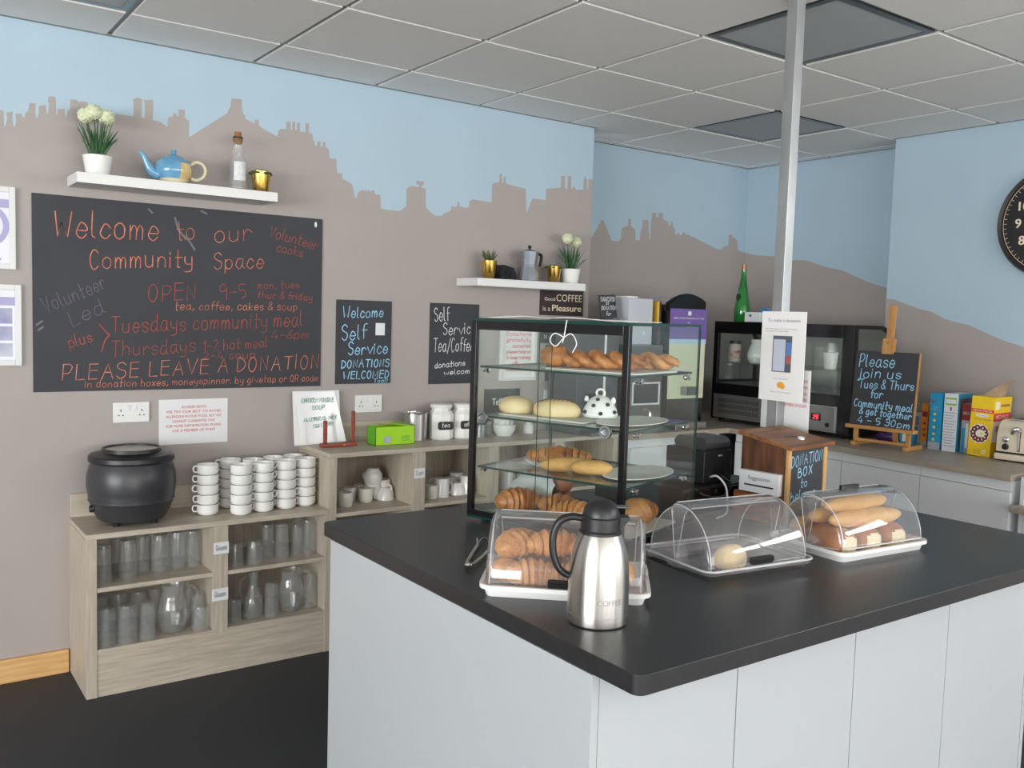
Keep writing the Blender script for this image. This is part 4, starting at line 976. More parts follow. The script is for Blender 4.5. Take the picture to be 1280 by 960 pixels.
# clip tin, jars, stacked paper cups seen through the case
p = at(605, 547, z=Z3); t = T('clip_tin', 'small steel tin with round hinged lid standing open behind case glass', 'tin', (p.x, p.y+.035, Z3))
O('tin_body', MB().lathe([(0, 0), (.036, 0), (.036, .066), (.033, .066), (.033, .004), (0, .004)], 28), STEEL_D, t)
O('lid', MB().lathe([(0, 0), (.034, 0), (.036, .006), (.026, .008), (.024, .004), (0, .004)], 28, M=Matrix.Translation((0, .0, .102)) @ Matrix.Rotation(PI/2-.1, 4, 'X')), STEEL_D, t)
for i, (px, py, r, h) in enumerate(((613.5, 543, .020, .070), (621, 538, .018, .058), (664, 542, .03, .06))):
    q = at(px, py, z=Z3); t = T('salt_jar', ['small white jar first behind the glass case beside the clip tin', 'small white jar second behind the glass case beside the clip tin', 'small white jar behind the glass case under the seeded roll'][i], 'jar', (q.x, q.y+r, Z3), 0, 'small jars on the taller unit')
    O('jar', MB().lathe([(0, 0), (r, 0), (r, h*.8), (r*.7, h*.9), (r*.7, h)], 24), CERAMIC, t); O('lid', MB().lathe([(0, h), (r*.75, h), (r*.75, h*1.12), (0, h*1.14)], 24), STEEL_D, t)
q = at(638, 546, z=Z3); t = T('sugar_bowl', 'white ribbed bowl of sachets behind the glass case', 'bowl', (q.x, q.y+.06, Z3))
O('bowl', MB().lathe([(0, 0), (.04, 0), (.06, .03), (.062, .06), (.058, .06), (.055, .03), (0, .006)], 30), CERAMIC, t)
m = MB()
for i in range(14): m.box((-.018, -.0015, 0), (.018, .0015, .055), M=Matrix.Translation((random.uniform(-.03, .03), random.uniform(-.03, .03), .03)) @ Matrix.Rotation(random.uniform(0, 3), 4, 'Z') @ Matrix.Rotation(random.uniform(-.3, .3), 4, 'X'))
O('sachets', m, PAPER, t, kind='stuff')
q = at(711.5, 521, y=-.08); q.x = min(q.x, 2.50); t = T('spice_tin', 'small steel tin with cap beside the black dial plate', 'tin', (q.x, -.08, Z3))
O('tin_body', MB().lathe([(0, 0), (.026, 0), (.026, .05), (0, .05)], 24), STEEL, t); O('cap', MB().lathe([(0, .05), (.029, .05), (.029, .072), (0, .074)], 24), STEEL_D, t)

# ================================================================ on the island: glass display case
CROI = M_('croissant_crust', '#D08B49', .42, col2='#8E4F22', nscale=38, bump=.25, bscale=160)
CROI2 = M_('pastry_golden', '#DDA05C', .45, col2='#B06E33', nscale=34, bump=.3, bscale=140)
DARKC = M_('dark_bun_crust', '#9A5B34', .5, col2='#6B3A1E', nscale=30, bump=.2)
PALEB = M_('pale_floury_bread', '#E8D2A6', .7, col2='#D6B57C', nscale=14, bump=.15)
BAGU = M_('baguette_crust', '#DEB26C', .6, col2='#C18B47', nscale=16, bump=.2)
SOFT = M_('soft_roll_crust', '#BE7A3E', .42, col2='#94542A', nscale=12, bump=.08)
CRUMB = M_('soft_roll_crumb', '#EBDDBB', .8, noise=.06, nscale=40, bump=.3)
PLATE_W = M_('white_board_plastic', '#E6E3DA', .4)
DOILY = M_glass('doily_paper_lace', (.85, .88, .88), 1.2, .3, .6)
CA = at(584, 651, z=IZ); CYAW = math.radians(-72); CW, CD, CH = .528, .432, .607
case = T('display_case', 'glass display case with black front frame holding bread on the island', 'display case', (CA.x, CA.y, IZ), CYAW)
def cw(lx, ly, lz=0.0):
    return Vector((CA.x+lx*math.cos(CYAW)-ly*math.sin(CYAW), CA.y+lx*math.sin(CYAW)+ly*math.cos(CYAW), IZ+lz))
def inv(p):
    d = p-CA; return (d.x*math.cos(CYAW)+d.y*math.sin(CYAW), -d.x*math.sin(CYAW)+d.y*math.cos(CYAW))
def pane(name, a, b, thin, parent=case):
    """a glass sheet whose narrow faces are dark green"""
    x0, y0, z0 = a; x1, y1, z1 = b
    m = MB().box(a, b); ax = {'x': 0, 'y': 1, 'z': 2}[thin]
    order = {0: (3, 5), 1: (2, 4), 2: (0, 1)}[ax]
    m.m = [0 if i in order else 1 for i in range(6)]
    return O(name, m, [GLASS, GLASS_EDGE], parent, flat=True)
FB = .022
pane('base_glass', (0, .0, .014), (CW, CD, .022), 'z'); pane('top_glass', (0, 0, CH-.008), (CW, CD, CH), 'z')
pane('side_glass', (0, .012, .022), (.006, CD, CH-.008), 'x'); pane('side_glass', (CW-.006, .012, .022), (CW, CD, CH-.008), 'x')
pane('back_glass', (.006, CD-.006, .022), (CW-.006, CD, CH-.008), 'y')
m = MB()
m.box((0, -.004, .022), (.018, .012, CH-.008), .001); m.box((CW-.018, -.004, .022), (CW, .012, CH-.008), .001)
m.box((.018, -.004, .022), (CW-.018, .012, .040), .001); m.box((.018, -.004, CH-.034), (CW-.018, .012, CH-.008), .001)
O('front_frame', m, BLACK_GLOSS, case)
for i, (a, b, y) in enumerate(((.016, CW*.53, .006), (CW*.46, CW-.016, -.002))):
    d = pane('sliding_door', (a, y, .038), (b, y+.004, CH-.032), 'y')
    O('finger_pull', MB().lathe([(.010, .002), (.012, .004), (.0175, .004), (.0185, .001), (.0185, -.003), (0, -.001), (0, .001), (.010, .002)], 28, M=Matrix.Translation(((a+.028) if i == 0 else (b-.045), y-.001, .315)) @ Matrix.Rotation(PI/2, 4, 'X')), STEEL_D, d)
SZ = (.160, .313, .460)
for z in SZ:
    s = pane('glass_shelf', (.010, .030, z), (CW-.010, CD-.03, z+.006), 'z')
    for x in (.006, CW-.006):
        for y in (.07, CD-.07):
            sx = 1 if x < .1 else -1
            m = MB().lathe([(0, 0), (.008, 0), (.009, .003), (.007, .009), (0, .010)], 16, M=Matrix.Translation((x, y, z-.009)) @ Matrix.Rotation(sx*PI/2, 4, 'Y'))
            m.lathe([(0, 0), (.008, 0), (.008, .004), (0, .005)], 16, M=Matrix.Translation((x-sx*.006, y, z-.009)) @ Matrix.Rotation(-sx*PI/2, 4, 'Y'))
            O('shelf_stud', m, CHROME, case)
for x in (.04, CW-.04):
    for y in (.04, CD-.04): O('foot', MB().lathe([(0, 0), (.010, 0), (.012, .0138), (0, .0138)], 14, c=(x, y, 0)), BLACK, case)

def croissant(L=.15, R=.036, bend=1.1, bands=8, flat=.8, depth=.30):
    m = MB(); pts = []; rr = []; N = 56
    rad = L/bend
    for i in range(N+1):
        t = i/N; a = (t-.5)*bend
        pts.append((rad*math.sin(a), rad*(math.cos(a)-1)+.01, R*.72)); s = math.sin(PI*min(max(t, .0), 1))**.75
        f = (abs(t-.5)*2*bands/2) % 1.0
        rr.append(max(.006, R*(.30+.70*s)*(1+depth*(1-f)-depth*.5)*(1 if .03 < t < .97 else .55)))
    m.tube(pts, rr, 20, flat=flat)
    m.v = [(x, y, max(z, .0005)) for x, y, z in m.v]
    return m
def blob(rx, ry, rz, amp=.05, e=.85, cut=.45, seed=0):
    rnd = random.Random(seed); q = [rnd.uniform(2, 6) for _ in range(6)]
    m = MB().ell((0, 0, rz*cut*2*.5), rx, ry, rz, 32, 20, e=e, fn=lambda u: 1+amp*math.sin(q[0]*u.x+q[1])*math.sin(q[2]*u.y+q[3])*math.cos(q[4]*u.z))
    m.v = [(x, y, max(z, 0.0)) for x, y, z in m.v]
    return m
def stick(L, R, seed=0, taper=.72, sag=0.0):
    rnd = random.Random(seed); pts = []; rr = []; N = 30; ph = rnd.uniform(0, 6)
    for i in range(N+1):
        t = i/N; s = (1-abs(2*t-1)**5)**.5
        pts.append(((t-.5)*L, .006*math.sin(3*t+ph), R*.8)); rr.append(max(.004, R*(s*(taper+(1-taper)*math.sin(PI*t)))*(1+.03*math.sin(9*t+ph))))
    m = MB().tube(pts, rr, 22, flat=.85); m.v = [(x, y, max(z, .0003)) for x, y, z in m.v]; return m
def lie(o, p, rz, tilt=(0, 0)):
    o.location = p; o.rotation_euler = (tilt[0], tilt[1], rz); return o
def food(name, mb, mat, p, rz, lb, cat, grp=None, tilt=(0, 0)):
    return lie(O(name, mb, mat, None, label=lb, cat=cat, group=grp, sharp=60), p, rz, tilt)
def board(shape, lx, ly, lz, w, d, lb, mat=PLATE_W, rz=0.0, name='serving_board', cat='board'):
    m = MB()
    if shape == 'oval': m.lathe([(0, 0), (.8, 0), (1, .004/1), (1, .006), (.96, .006), (.78, .003), (0, .003)], 48, sx=w/2, sy=d/2); m.v = [(x, y, z) for x, y, z in m.v]
    else: m.prism(rrect(-w/2, -d/2, w/2, d/2, .012), 0, .004)
    return O(name, m, mat, None, cw(lx, ly, lz+.0006), CYAW+rz, label=lb, cat=cat)
B0, B1, B2, B3 = .022, SZ[0]+.006, SZ[1]+.006, SZ[2]+.006
def in_case(px, py, lz): return inv(at(px, py, z=IZ+lz))
# top shelf: plaited loaf and knotted pastry on a long white board
board('rect', .36, .20, B3, .30, .26, 'white board on the top glass shelf under the plaited loaf', rz=.0)
def rope(L, r, turns, n=70, strands=2):
    out = []
    for s in range(strands):
        pts = []; rr = []
        for i in range(n+1):
            t = i/n; a = turns*2*PI*t+2*PI*s/strands; k = .55+.45*math.sin(PI*min(max(t, .02), .98))
            pts.append(((t-.5)*L, r*.62*k*math.cos(a), r*.62*k*math.sin(a)+r)); rr.append(r*.72*k)
        out.append((pts, rr))
    m = MB()
    for pts, rr in out: m.tube(pts, rr, 14)
    m.v = [(x, y, max(z, .0005)) for x, y, z in m.v]; return m
m = rope(.30, .024, 2.6); m.ell((-.135, 0, .030), .045, .038, .034, 26, 16, fn=lambda u: 1+.08*math.sin(16*u.x+6*u.z)); m.v = [(x, y, max(z, .0005)) for x, y, z in m.v]
food('plaited_loaf', m, CROI, cw(.33, .17, B3+.0055), CYAW+.15, 'long twisted plaited loaf on the top shelf of the glass case', 'bread')
food('knotted_pastry', rope(.17, .022, 1.6), CROI2, cw(.43, .30, B3+.0055), CYAW+.6, 'knotted pastry at the right end of the top shelf of the glass case', 'pastry')
# second shelf
board('rect', .20, .19, B2, .30, .24, 'thin white sheet on the second glass shelf under the pale rolls', M_('white_greaseproof', '#D9D8CF', .6))
board('oval', .425, .22, B2, .17, .30, 'white oval plate at right of the second shelf of the glass case')
x, y = in_case(634, 521, B2); food('bread_roll', blob(.056, .044, .034, .04, 1.0, .5, 3), PALEB, cw(.075, .13, B2+.0055), CYAW+.2, 'smooth pale roll at left of the second shelf of the glass case', 'bread')
sr = food('bread_roll', blob(.072, .042, .034, .02, .92, .5, 5), PALEB, cw(.215, .14, B2+.0055), CYAW+.3, 'pale roll with dark scored lines on the second shelf of the glass case', 'bread')
m = MB()
for i in range(9):
    u = -.048+.012*i; pts = []
    for j in range(7):
        v = -.026+.0087*j; zz = .017+.034*max(0, 1-(abs(u)/.072)**2.2-(abs(v+v*.25)/.043)**2.2)**.46; pts.append((u+v*.25, v, zz+.0008))
    m.tube(pts, .0016, 5)
O('score_lines', m, DARKC, sr)
orn = T('spotted_ornament', 'white dome ornament with dark spots and loop handle on second shelf', 'ornament', cw(.315, .22, B2+.0075), CYAW+.2)
orn.scale = (.80, .80, .80)
O('ornament_body', MB().lathe([(0, 0), (.062, 0), (.066, .008), (.062, .028), (.048, .055), (.030, .072), (.012, .080), (0, .081)], 32), CERAMIC, orn)
O('loop', MB().tube([(.016*math.cos(a), 0, .088+.014*math.sin(a)) for a in [2*PI*i/14 for i in range(14)]], .0045, 8, closed=True), CERAMIC, orn)
for s in (-1, 1): O('ear', MB().ell((s*.052, -.005, .062), .009, .006, .014, 14, 10), CERAMIC, orn)
for i, (a, z) in enumerate(((-2.2, .02), (-1.7, .045), (-1.2, .018), (-.7, .05), (-2.7, .05), (-.3, .022), (-1.5, .066))):
    rr = .066 if z < .03 else (.054 if z < .06 else .036)
    O('spot', MB().ell((rr*math.cos(a), rr*math.sin(a), z), .008, .008, .007, 12, 8), INK, orn)
# third shelf
m = MB(); n = 36; vs = [(0, 0, .001)]+[((.075+.004*math.cos(12*2*PI*i/n*2))*math.cos(2*PI*i/n), (.06+.004*math.cos(24*2*PI*i/n))*math.sin(2*PI*i/n), .001+.012*max(0, -math.cos(2*PI*i/n))) for i in range(n)]
def doily(p, rz, lb):
    mm = MB().add(vs, [(0, i+1, (i+1) % n+1) for i in range(n)]); o = O('lace_doily', mm, DOILY, None, p, rz, label=lb, cat='doily'); o.modifiers.new('thick', 'SOLIDIFY').thickness = .0008; return o
doily(cw(.15, .20, B1+.001), CYAW, 'clear lacy doily under the croissant on the third shelf')
food('croissant', croissant(.20, .034, .5, 9), CROI, cw(.175, .22, B1+.003), CYAW+.55, 'long flaky croissant on the third shelf of the glass case', 'pastry')
food('croissant', croissant(.12, .03, .9, 7), CROI, cw(.22, .15, B1+.003), CYAW+2.2, 'darker croissant tucked behind the finger rolls on the third shelf', 'pastry')
food('finger_roll', stick(.175, .026, 2), BAGU, cw(.27, .13, B1+.001), CYAW+.75, 'longer pale finger roll on the third shelf of the glass case', 'bread', 'finger rolls in the glass case')
food('finger_roll', stick(.120, .026, 3), BAGU, cw(.345, .135, B1+.001), CYAW+.70, 'shorter pale finger roll on the third shelf of the glass case', 'bread', 'finger rolls in the glass case')
board('oval', .435, .25, B1+.0005, .17, .30, 'big white oval plate at right of the third shelf of the glass case', rz=.0)
# floor of the case
o = doily(cw(.085, .215, B0+.058), CYAW+.1, 'clear lacy doily folded behind the lowest croissant of the glass case'); o.rotation_euler = (1.0, -.25, CYAW+.2)
food('croissant', croissant(.15, .046, 1.2, 7), CROI, cw(.105, .12, B0+.003), CYAW+.9, 'big croissant at left on the bottom of the glass case', 'pastry')
food('brown_bun', blob(.042, .040, .036, .06, .9, .5, 11), DARKC, cw(.135, .30, B0+.001), CYAW, 'dark brown bun beneath at back on the bottom of the glass case', 'bun', 'dark buns in the glass case')
food('brown_bun', blob(.042, .040, .038, .06, .9, .5, 12), DARKC, cw(.135, .29, B0+.055), CYAW+.5, 'dark brown bun on top of the pile in the bottom of the glass case', 'bun', 'dark buns in the glass case')
food('croissant', croissant(.12, .042, 1.3, 6), CROI, cw(.215, .16, B0+.001), CYAW+.4, 'rounded croissant in the middle of the bottom of the glass case', 'pastry')
food('croissant', croissant(.14, .042, 1.3, 7), CROI2, cw(.305, .11, B0+.001), CYAW+.2, 'golden croissant right of centre on the bottom of the glass case', 'pastry')
board('rect', .46, .20, B0, .12, .28, 'white board at right on the bottom of the glass case')
food('croissant', croissant(.16, .044, 1.0, 7), CROI2, cw(.455, .23, B0+.006), CYAW+1.5, 'golden croissant on white board at right on the bottom of the case', 'pastry')
# crumpled white paper on the roof of the case with its string
m = MB(); nx, ny = 22, 10; vs2 = []
for j in range(ny+1):
    for i in range(nx+1):
        u, v = i/nx, j/ny; vs2.append((.06+.46*u+.01*math.sin(9*v), -.004+.26*v*(1-.25*u)+.006*math.sin(11*u), CH+.0035+.006*abs(math.sin(7*u+3*v)*math.sin(5*v+2*u))*(1.3-u)+.006*max(0, .4-abs(u-.45))))
m.add(vs2, [(j*(nx+1)+i, j*(nx+1)+i+1, (j+1)*(nx+1)+i+1, (j+1)*(nx+1)+i) for j in range(ny) for i in range(nx)])
o = O('paper_sheet', m, PAPER, None, CA, CYAW, label='crumpled sheet of white paper lying on the roof of the glass case', cat='paper'); o.location = (CA.x, CA.y, IZ); o.modifiers.new('thick', 'SOLIDIFY').thickness = .0012
m = MB(); S0 = (.335, -.006, CH+.002)
m.tube([S0, (.335, -.010, CH-.01), (.33, -.011, CH-.045), (.325, -.010, CH-.06)], .0014, 6)
m.tube(smooth_line([(0, 0), (1, 1), (2, 0)]) and [(.33, -.011, CH-.045), (.30, -.012, CH-.035), (.285, -.012, CH-.055), (.305, -.012, CH-.07), (.33, -.011, CH-.046), (.355, -.012, CH-.035), (.372, -.012, CH-.06), (.36, -.012, CH-.085)], .0014, 6)
o = O('string_bow', m, M_('white_string', '#F0F0EE', .8), None, (CA.x, CA.y, IZ), CYAW, label='white string bow hanging over the front edge of the glass case', cat='string')

# ================================================================ roll-top cake boxes
def shell(L, a, h, th0, th1, rr=.018, n=26, k=1.0):
    """half-elliptic cover: length L along x, half depth a, height h, from angle th0 to th1 (0 = front)"""
    m = MB(); secs = [(-L/2, 0.02), (-L/2, 1-rr/a*1.0)]
    for i in range(1, 5): t = i/4*PI/2; secs.append((-L/2+rr*(1-math.cos(t)), 1-rr/a*(1-math.sin(t))))
    secs += [(-x, s) for x, s in secs[::-1]]
    rows = []
    for x, s in secs:
        row = []
        for i in range(n+1):
            t = th0+(th1-th0)*i/n; row.append(len(m.v)); m.v.append((x*k, -a*s*k*math.cos(t), h*s*k*math.sin(t)))
        rows.append(row)
    for A, B in zip(rows, rows[1:]):
        for i in range(n): m.f.append([A[i], B[i], B[i+1], A[i+1]]); m.m.append(0)
    return m
def tray_mesh(L, D, h, fl=.012):
    m = MB(); prof = [(-.020, 0), (-.014, .0), (-.008, h*.55), (-.002, h*.62), (fl*.2, h*.66), (fl*.2, h), (-.006, h), (-.014, h*.45), (-.030, h*.3)]
    rings = []
    for off, z in prof:
        p = rrect(-L/2-off, -D/2-off, L/2+off, D/2+off, .03+max(off, -.02), 5); rings.append(list(range(len(m.v), len(m.v)+len(p)))); m.v += [(x, y, z) for x, y in p]
    for A, B in zip(rings, rings[1:]):
        q = len(A)
        for i in range(q): m.f.append([A[i], A[(i+1) % q], B[(i+1) % q], B[i]]); m.m.append(0)
    m.f.append(rings[0][::-1]); m.m.append(0); m.f.append(rings[-1]); m.m.append(0)
    return m
def cake_box(lb, cx, cy, rz, L, D, H, tray_mat, hth, open_a=0.0):
    t = T('cake_box', lb, 'cake box', (cx, cy, IZ), rz, 'clear roll-top cake boxes on the island')
    hT = .028
    O('tray', tray_mesh(L, D, hT), tray_mat, t)
    if tray_mat is ACRYL: O('tray_rim', MB().tube([(x, y, hT) for x, y in rrect(-L/2-.002, -D/2-.002, L/2+.002, D/2+.002, .03, 5)], .0028, 6, closed=True), ACRYL_RIM, t)
    a = D/2-.012
    f = O('front_cover', shell(L-.022, a, H-hT, .02+open_a, 1.75+open_a), ACRYL, t, (0, 0, hT*.8)); f.modifiers.new('thick', 'SOLIDIFY').thickness = .002
    b = O('back_cover', shell(L-.032, a-.006, H-hT-.006, 1.35, PI-.02), ACRYL, t, (0, 0, hT*.8)); b.modifiers.new('thick', 'SOLIDIFY').thickness = .002
    def arc(x, aa, hh, t0, t1, n=22): return [(x, -aa*math.cos(t0+(t1-t0)*i/n), hh*math.sin(t0+(t1-t0)*i/n)) for i in range(n+1)]
    for par, LL, aa, hh, t0, t1 in ((f, L-.022, a, H-hT, .02+open_a, 1.75+open_a), (b, L-.032, a-.006, H-hT-.006, 1.35, PI-.02)):
        m = MB()
        for s in (-1, 1): m.tube(arc(s*(LL/2-.010), aa-.004, hh-.004, t0, t1), .0016, 6)
        for t_ in (t0, t1):
            y_, z_ = -(aa)*math.cos(t_), hh*math.sin(t_); m.tube([(-LL/2+.018, y_, z_), (LL/2-.018, y_, z_)], .0020, 6)
            for s in (-1, 1): m.tube([(s*(LL/2), 0, 0), (s*(LL/2), y_*.9, z_*.9)], .0011, 6)
        O('cover_rim', m, ACRYL_RIM, par)
    hm = MB(); th = hth; y, z = -(a+.004)*math.cos(th), (H-hT+.004)*math.sin(th)+hT*.8
    hm.prism(rrect(-.036, -.008, .036, .008, .006), -.006, .007, 'z', M=Matrix.Translation((0, y, z)) @ Matrix.Rotation(PI/2-th if th > .3 else .25, 4, 'X') @ Matrix.Rotation(0, 4, 'X'))
    O('handle', hm, BLACK, t)
    for s in (-1, 1):
        m = MB(); m.box((s*(L/2-.012)-.010, -.022, hT*.3), (s*(L/2-.012)+.010, .022, hT+.002), .003); m.lathe([(0, -.010), (.012, -.010), (.012, .010), (0, .010)], 18, M=Matrix.Translation((s*(L/2-.010), 0, hT+.010)) @ Matrix.Rotation(PI/2, 4, 'Y'))
        O('hinge', m, ACRYL, t)
    return t
def box_frame(p0, p1, L, D):
    """front edge pixels on the worktop -> centre and heading"""
    a = at(*p0, z=IZ); b = at(*p1, z=IZ); d = (b-a).normalized(); mid = (a+b)/2; n = Vector((-d.y, d.x, 0))
    c = mid+n*(D/2-.012); return c.x, c.y, math.atan2(d.y, d.x)
WTRAY = M_('white_tray_plastic', '#E9E9E7', .3)
LB = box_frame((608, 745), (803, 757), .36, .26)
cake_box('white-trayed clear cake box of croissants behind the steel coffee flask', *LB, .372, .265, .172, WTRAY, .10)
MBX = box_frame((884, 729), (1010, 710), .345, .27)
cake_box('fully clear cake box with one pale roll, middle of the island', *MBX, .352, .275, .172, ACRYL, .12)
RB = box_frame((1051, 704), (1155, 686), .36, .26)
cake_box('white-trayed clear cake box of baguettes and soft rolls beside donation box', *RB, 0.366, .262, .167, WTRAY, 1.62, .06)
def in_box(B, x, y, z): return Vector((B[0]+x*math.cos(B[2])-y*math.sin(B[2]), B[1]+x*math.sin(B[2])+y*math.cos(B[2]), IZ+z))
TZ = .0095
for i, (x, y, z, rz, mt, L, R, tx, lb) in enumerate((
 (-.128, -.01, TZ, 1.5, CROI2, .11, .032, 0, 'flaky pastry at the left end of the white-trayed croissant box'),
 (-.075, -.062, TZ, .2, CROI2, .12, .038, 0, 'flaky pastry at front left inside the white-trayed croissant box'),
 (.005, -.06, TZ, -.1, CROI, .09, .034, 0, 'darker croissant at front middle inside the white-trayed croissant box'),
 (.085, -.055, TZ, .2, CROI2, .11, .038, 0, 'flaky pastry behind the coffee flask inside the white-trayed box'),
 (.130, .01, TZ, 1.6, CROI2, .12, .034, 0, 'flaky pastry at the right end of the white-trayed croissant box'),
 (-.055, .045, TZ, .1, CROI, .11, .036, 0, 'croissant at back left inside the white-trayed croissant box'),
 (.055, .040, TZ, .0, CROI2, .11, .036, 0, 'croissant at back right inside the white-trayed croissant box'),
 (-.11, .0, TZ+.055, .9, CROI2, .14, .036, .1, 'pastry on top of the heap at left of the white-trayed box'),
 (-.03, .0, TZ+.058, .2, CROI2, .14, .036, .1, 'pastry on top of the heap at middle of the white-trayed box'),
 (.07, .0, TZ+.058, .6, CROI2, .14, .036, .1, 'pastry on top of the heap behind the coffee flask'))):
    food('croissant', croissant(L, R, .9, 7, .85), mt, in_box(LB, x, y, z), LB[2]+rz, lb, 'pastry', 'croissants in the white-trayed cake box', (tx, 0))
food('bread_roll', blob(.052, .036, .037, .03, .96, .5, 21), PALEB, in_box(MBX, -.035, -.055, TZ), MBX[2]+.3, 'single pale roll alone inside the fully clear cake box', 'bread')
def soft_roll(L, W, H):
    m = MB().ell((0, 0, H*.42), L/2, W/2, H*.6, 28, 18, e=.72); m.v = [(x, y, max(z, 0)) for x, y, z in m.v]
    m.m = [1 if abs(sum(m.v[i][0] for i in f)/len(f)) > L*.455 or sum(m.v[i][2] for i in f)/len(f) < H*.12 else 0 for f in m.f]; return m
for x, lb in ((-.105, 'soft brown roll at left in the bottom of the baguette box'), (-.005, 'soft brown roll in the middle bottom of the baguette box'), (.10, 'soft brown roll at right in the bottom of the baguette box')):
    food('soft_roll', soft_roll(.165, .092, .062), [SOFT, CRUMB], in_box(RB, x, -.02, TZ), RB[2]+1.45, lb, 'bread', 'soft rolls in the baguette box')
for x, y, z, L, rz, lb in ((.012, -.045, .066, .28, -.03, 'baguette lying in front on the soft rolls in the baguette box'), (-.005, .018, .066, .28, .01, 'baguette lying behind on the soft rolls in the baguette box'), (.010, -.010, .100, .26, -.02, 'baguette lying on top of the pile in the baguette box'), (-.08, .070, .030, .14, .1, 'short baguette end at the back left of the baguette box')):
    food('baguette', stick(L, .030, int(L*100)), BAGU, in_box(RB, x, y, z), RB[2]+rz, lb, 'bread', 'baguettes in the cake box')

# ================================================================ coffee flask
q = at(750, 789, z=IZ); fwd = Vector((.582, .813, 0)); fx = q+fwd*.063
fl = T('coffee_flask', 'brushed steel coffee flask with black lid and handle at the island front', 'flask', (fx.x, fx.y, IZ), -.6218)
O('flask_body', MB().lathe([(0, 0), (.058, 0), (.0615, .003), (.0625, .010), (.0625, .022), (.0618, .0225), (.0618, .0235), (.0625, .024), (.0622, .085), (.0605, .115), (.056, .145), (.050, .166), (.044, .180), (.042, .184)], 64), STEEL, fl)
O('collar', MB().lathe([(.0415, .182), (.0435, .184), (.0435, .188), (.0405, .192), (.0405, .216), (.037, .219), (0, .219)], 48), BLACK, fl)
lid = O('lid', MB().lathe([(.0375, .218), (.0375, .222), (.034, .236), (.026, .246), (.014, .251), (0, .252)], 48), BLACK, fl)
O('thumb_lever', MB().box((.026, -.011, .2355), (.056, .011, .2395), .002), STEEL_D, lid)
m = MB(); m.prism([(.034, .192), (.046, .200), (.058, .2155), (.056, .2185), (.034, .2185)], -.014, .014, 'y'); O('pouring_spout', m, BLACK, fl)
O('handle', MB().tube([(-.036, 0, .212), (-.060, 0, .214), (-.082, 0, .205), (-.0945, 0, .180), (-.096, 0, .150), (-.090, 0, .122), (-.078, 0, .102), (-.0605, 0, .092)], [.009, .0095, .0095, .009, .009, .0088, .0085, .008], 14, flat=.85), BLACK, fl)
m = MB(); ptext(m, 'COFFEE', 0, .050, .011, 0, bold=.0002)
A1 = -PI/2+.30; m.v = [(.0627*math.cos(A1+v[0]/.0627), .0627*math.sin(A1+v[0]/.0627), v[2]) for v in m.v]
O('lettering', m, M_('etched_steel', '#A5A29D', .45, 1.0), fl)
# serving tongs
a = at(586, 711, z=IZ); b = at(613, 676, z=IZ); d = (b-a); L = d.length
tg = T('serving_tongs', 'steel serving tongs lying beside the croissant box near island edge', 'tongs', (a.x, a.y, IZ), math.atan2(d.y, d.x))
m = MB()
for s in (-1, 1):
    m.tube([(0, 0, .012), (.03, s*.010, .010), (L*.55, s*.018, .008), (L*.75, s*.020, .008)], [.0042]*4, 8, flat=.35)
m.tube([(.0, -.001, .012), (-.008, -.006, .012), (-.012, 0, .012), (-.008, .006, .012), (0, .001, .012)], .004, 8)
O('tong_arms', m, CHROME, tg)
for s in (-1, 1):
    m = MB()
    for k in range(5): m.tube([(L*.72, s*.020, .009), (L*.82, s*.020+(k-2)*.004, .010+.004*abs(k-2)), (L*1.0, s*.020+(k-2)*.009, .004)], [.0022, .002, .0016], 6)
    O('tong_claw', m, CHROME, tg)

# ================================================================ donation box
DBW, DBD, DBH, DBB = .225, .165, .235, .262
fl0 = at(985, 561, z=IZ+DBH+.002); rz = math.radians(5.5)
db = T('donation_box', 'burnt wood donation box with chalk panel standing in front of metal pole', 'donation box', (fl0.x, fl0.y, IZ), rz)
BURNT = M_wood('burnt_wood', '#6B4128', '#38200F', 5, (9, 9, 1.0), .5); BURNT_H = M_wood('burnt_wood_lid', '#94633A', '#5A341D', 5, (1.0, 9, 9), .45); LIGHTW = M_wood('light_oak_strip', '#CFA469', '#B48A50', 6, (9, 9, 1), .5)
m = MB(); m.prism([(.004, 0), (.004, DBH), (DBD, DBB), (DBD, 0)], 0, .012, 'x'); O('side_board', m, BURNT, db)
m = MB(); m.prism([(.004, 0), (.004, DBH), (DBD, DBB), (DBD, 0)], DBW-.012, DBW, 'x'); O('side_board', m, BURNT, db)
O('back_board', MB().box((.012, DBD-.012, 0), (DBW-.012, DBD, DBB-.002)), BURNT, db)
O('floor_board', MB().box((.012, .006, 0), (DBW-.012, DBD-.012, .012)), BURNT, db)
for x0 in (.0, DBW-.018): O('corner_strip', MB().box((x0, -.004, 0), (x0+.018, .006, DBH), .001), LIGHTW, db)
O('chalk_panel', MB().box((.018, 0, .004), (DBW-.018, .006, DBH-.002)), SLATE, db)
m = MB()
for s, u0, v0, u1, v1, hh, ww in (('DONATION', .03, .745, .97, .80, .034, .0027), ('BOX', .24, .60, .68, .64, .028, .0032), ('to', .34, .46, .54, .475, .028, .0032), ('help us', .05, .29, .80, .315, .032, .0028)):
    htext(m, s, (.018+u0*(DBW-.036), v0*DBH), (.018+u1*(DBW-.036), v1*DBH), hh, ww, -.0008)
O('chalk_lettering', m, BLUE_CHALK, db)
sl = math.atan2(DBB-DBH, DBD)
LM = Matrix.Translation((0, 0, DBH)) @ Matrix.Rotation(sl, 4, 'X')
m = MB().box((-.012, -.020, 0), (DBW+.012, DBD+.012, .014), .002, M=LM); lidd = O('lid', m, BURNT_H, db)
O('coin_slot', MB().box((DBW*.35, .06, .0138), (DBW*.62, .066, .0146), M=LM), INK, lidd)
O('lid_knob', MB().lathe([(0, .014), (.010, .014), (.011, .02), (0, .024)], 16, c=(DBW*.55, .035, 0), M=LM), CARD, lidd)
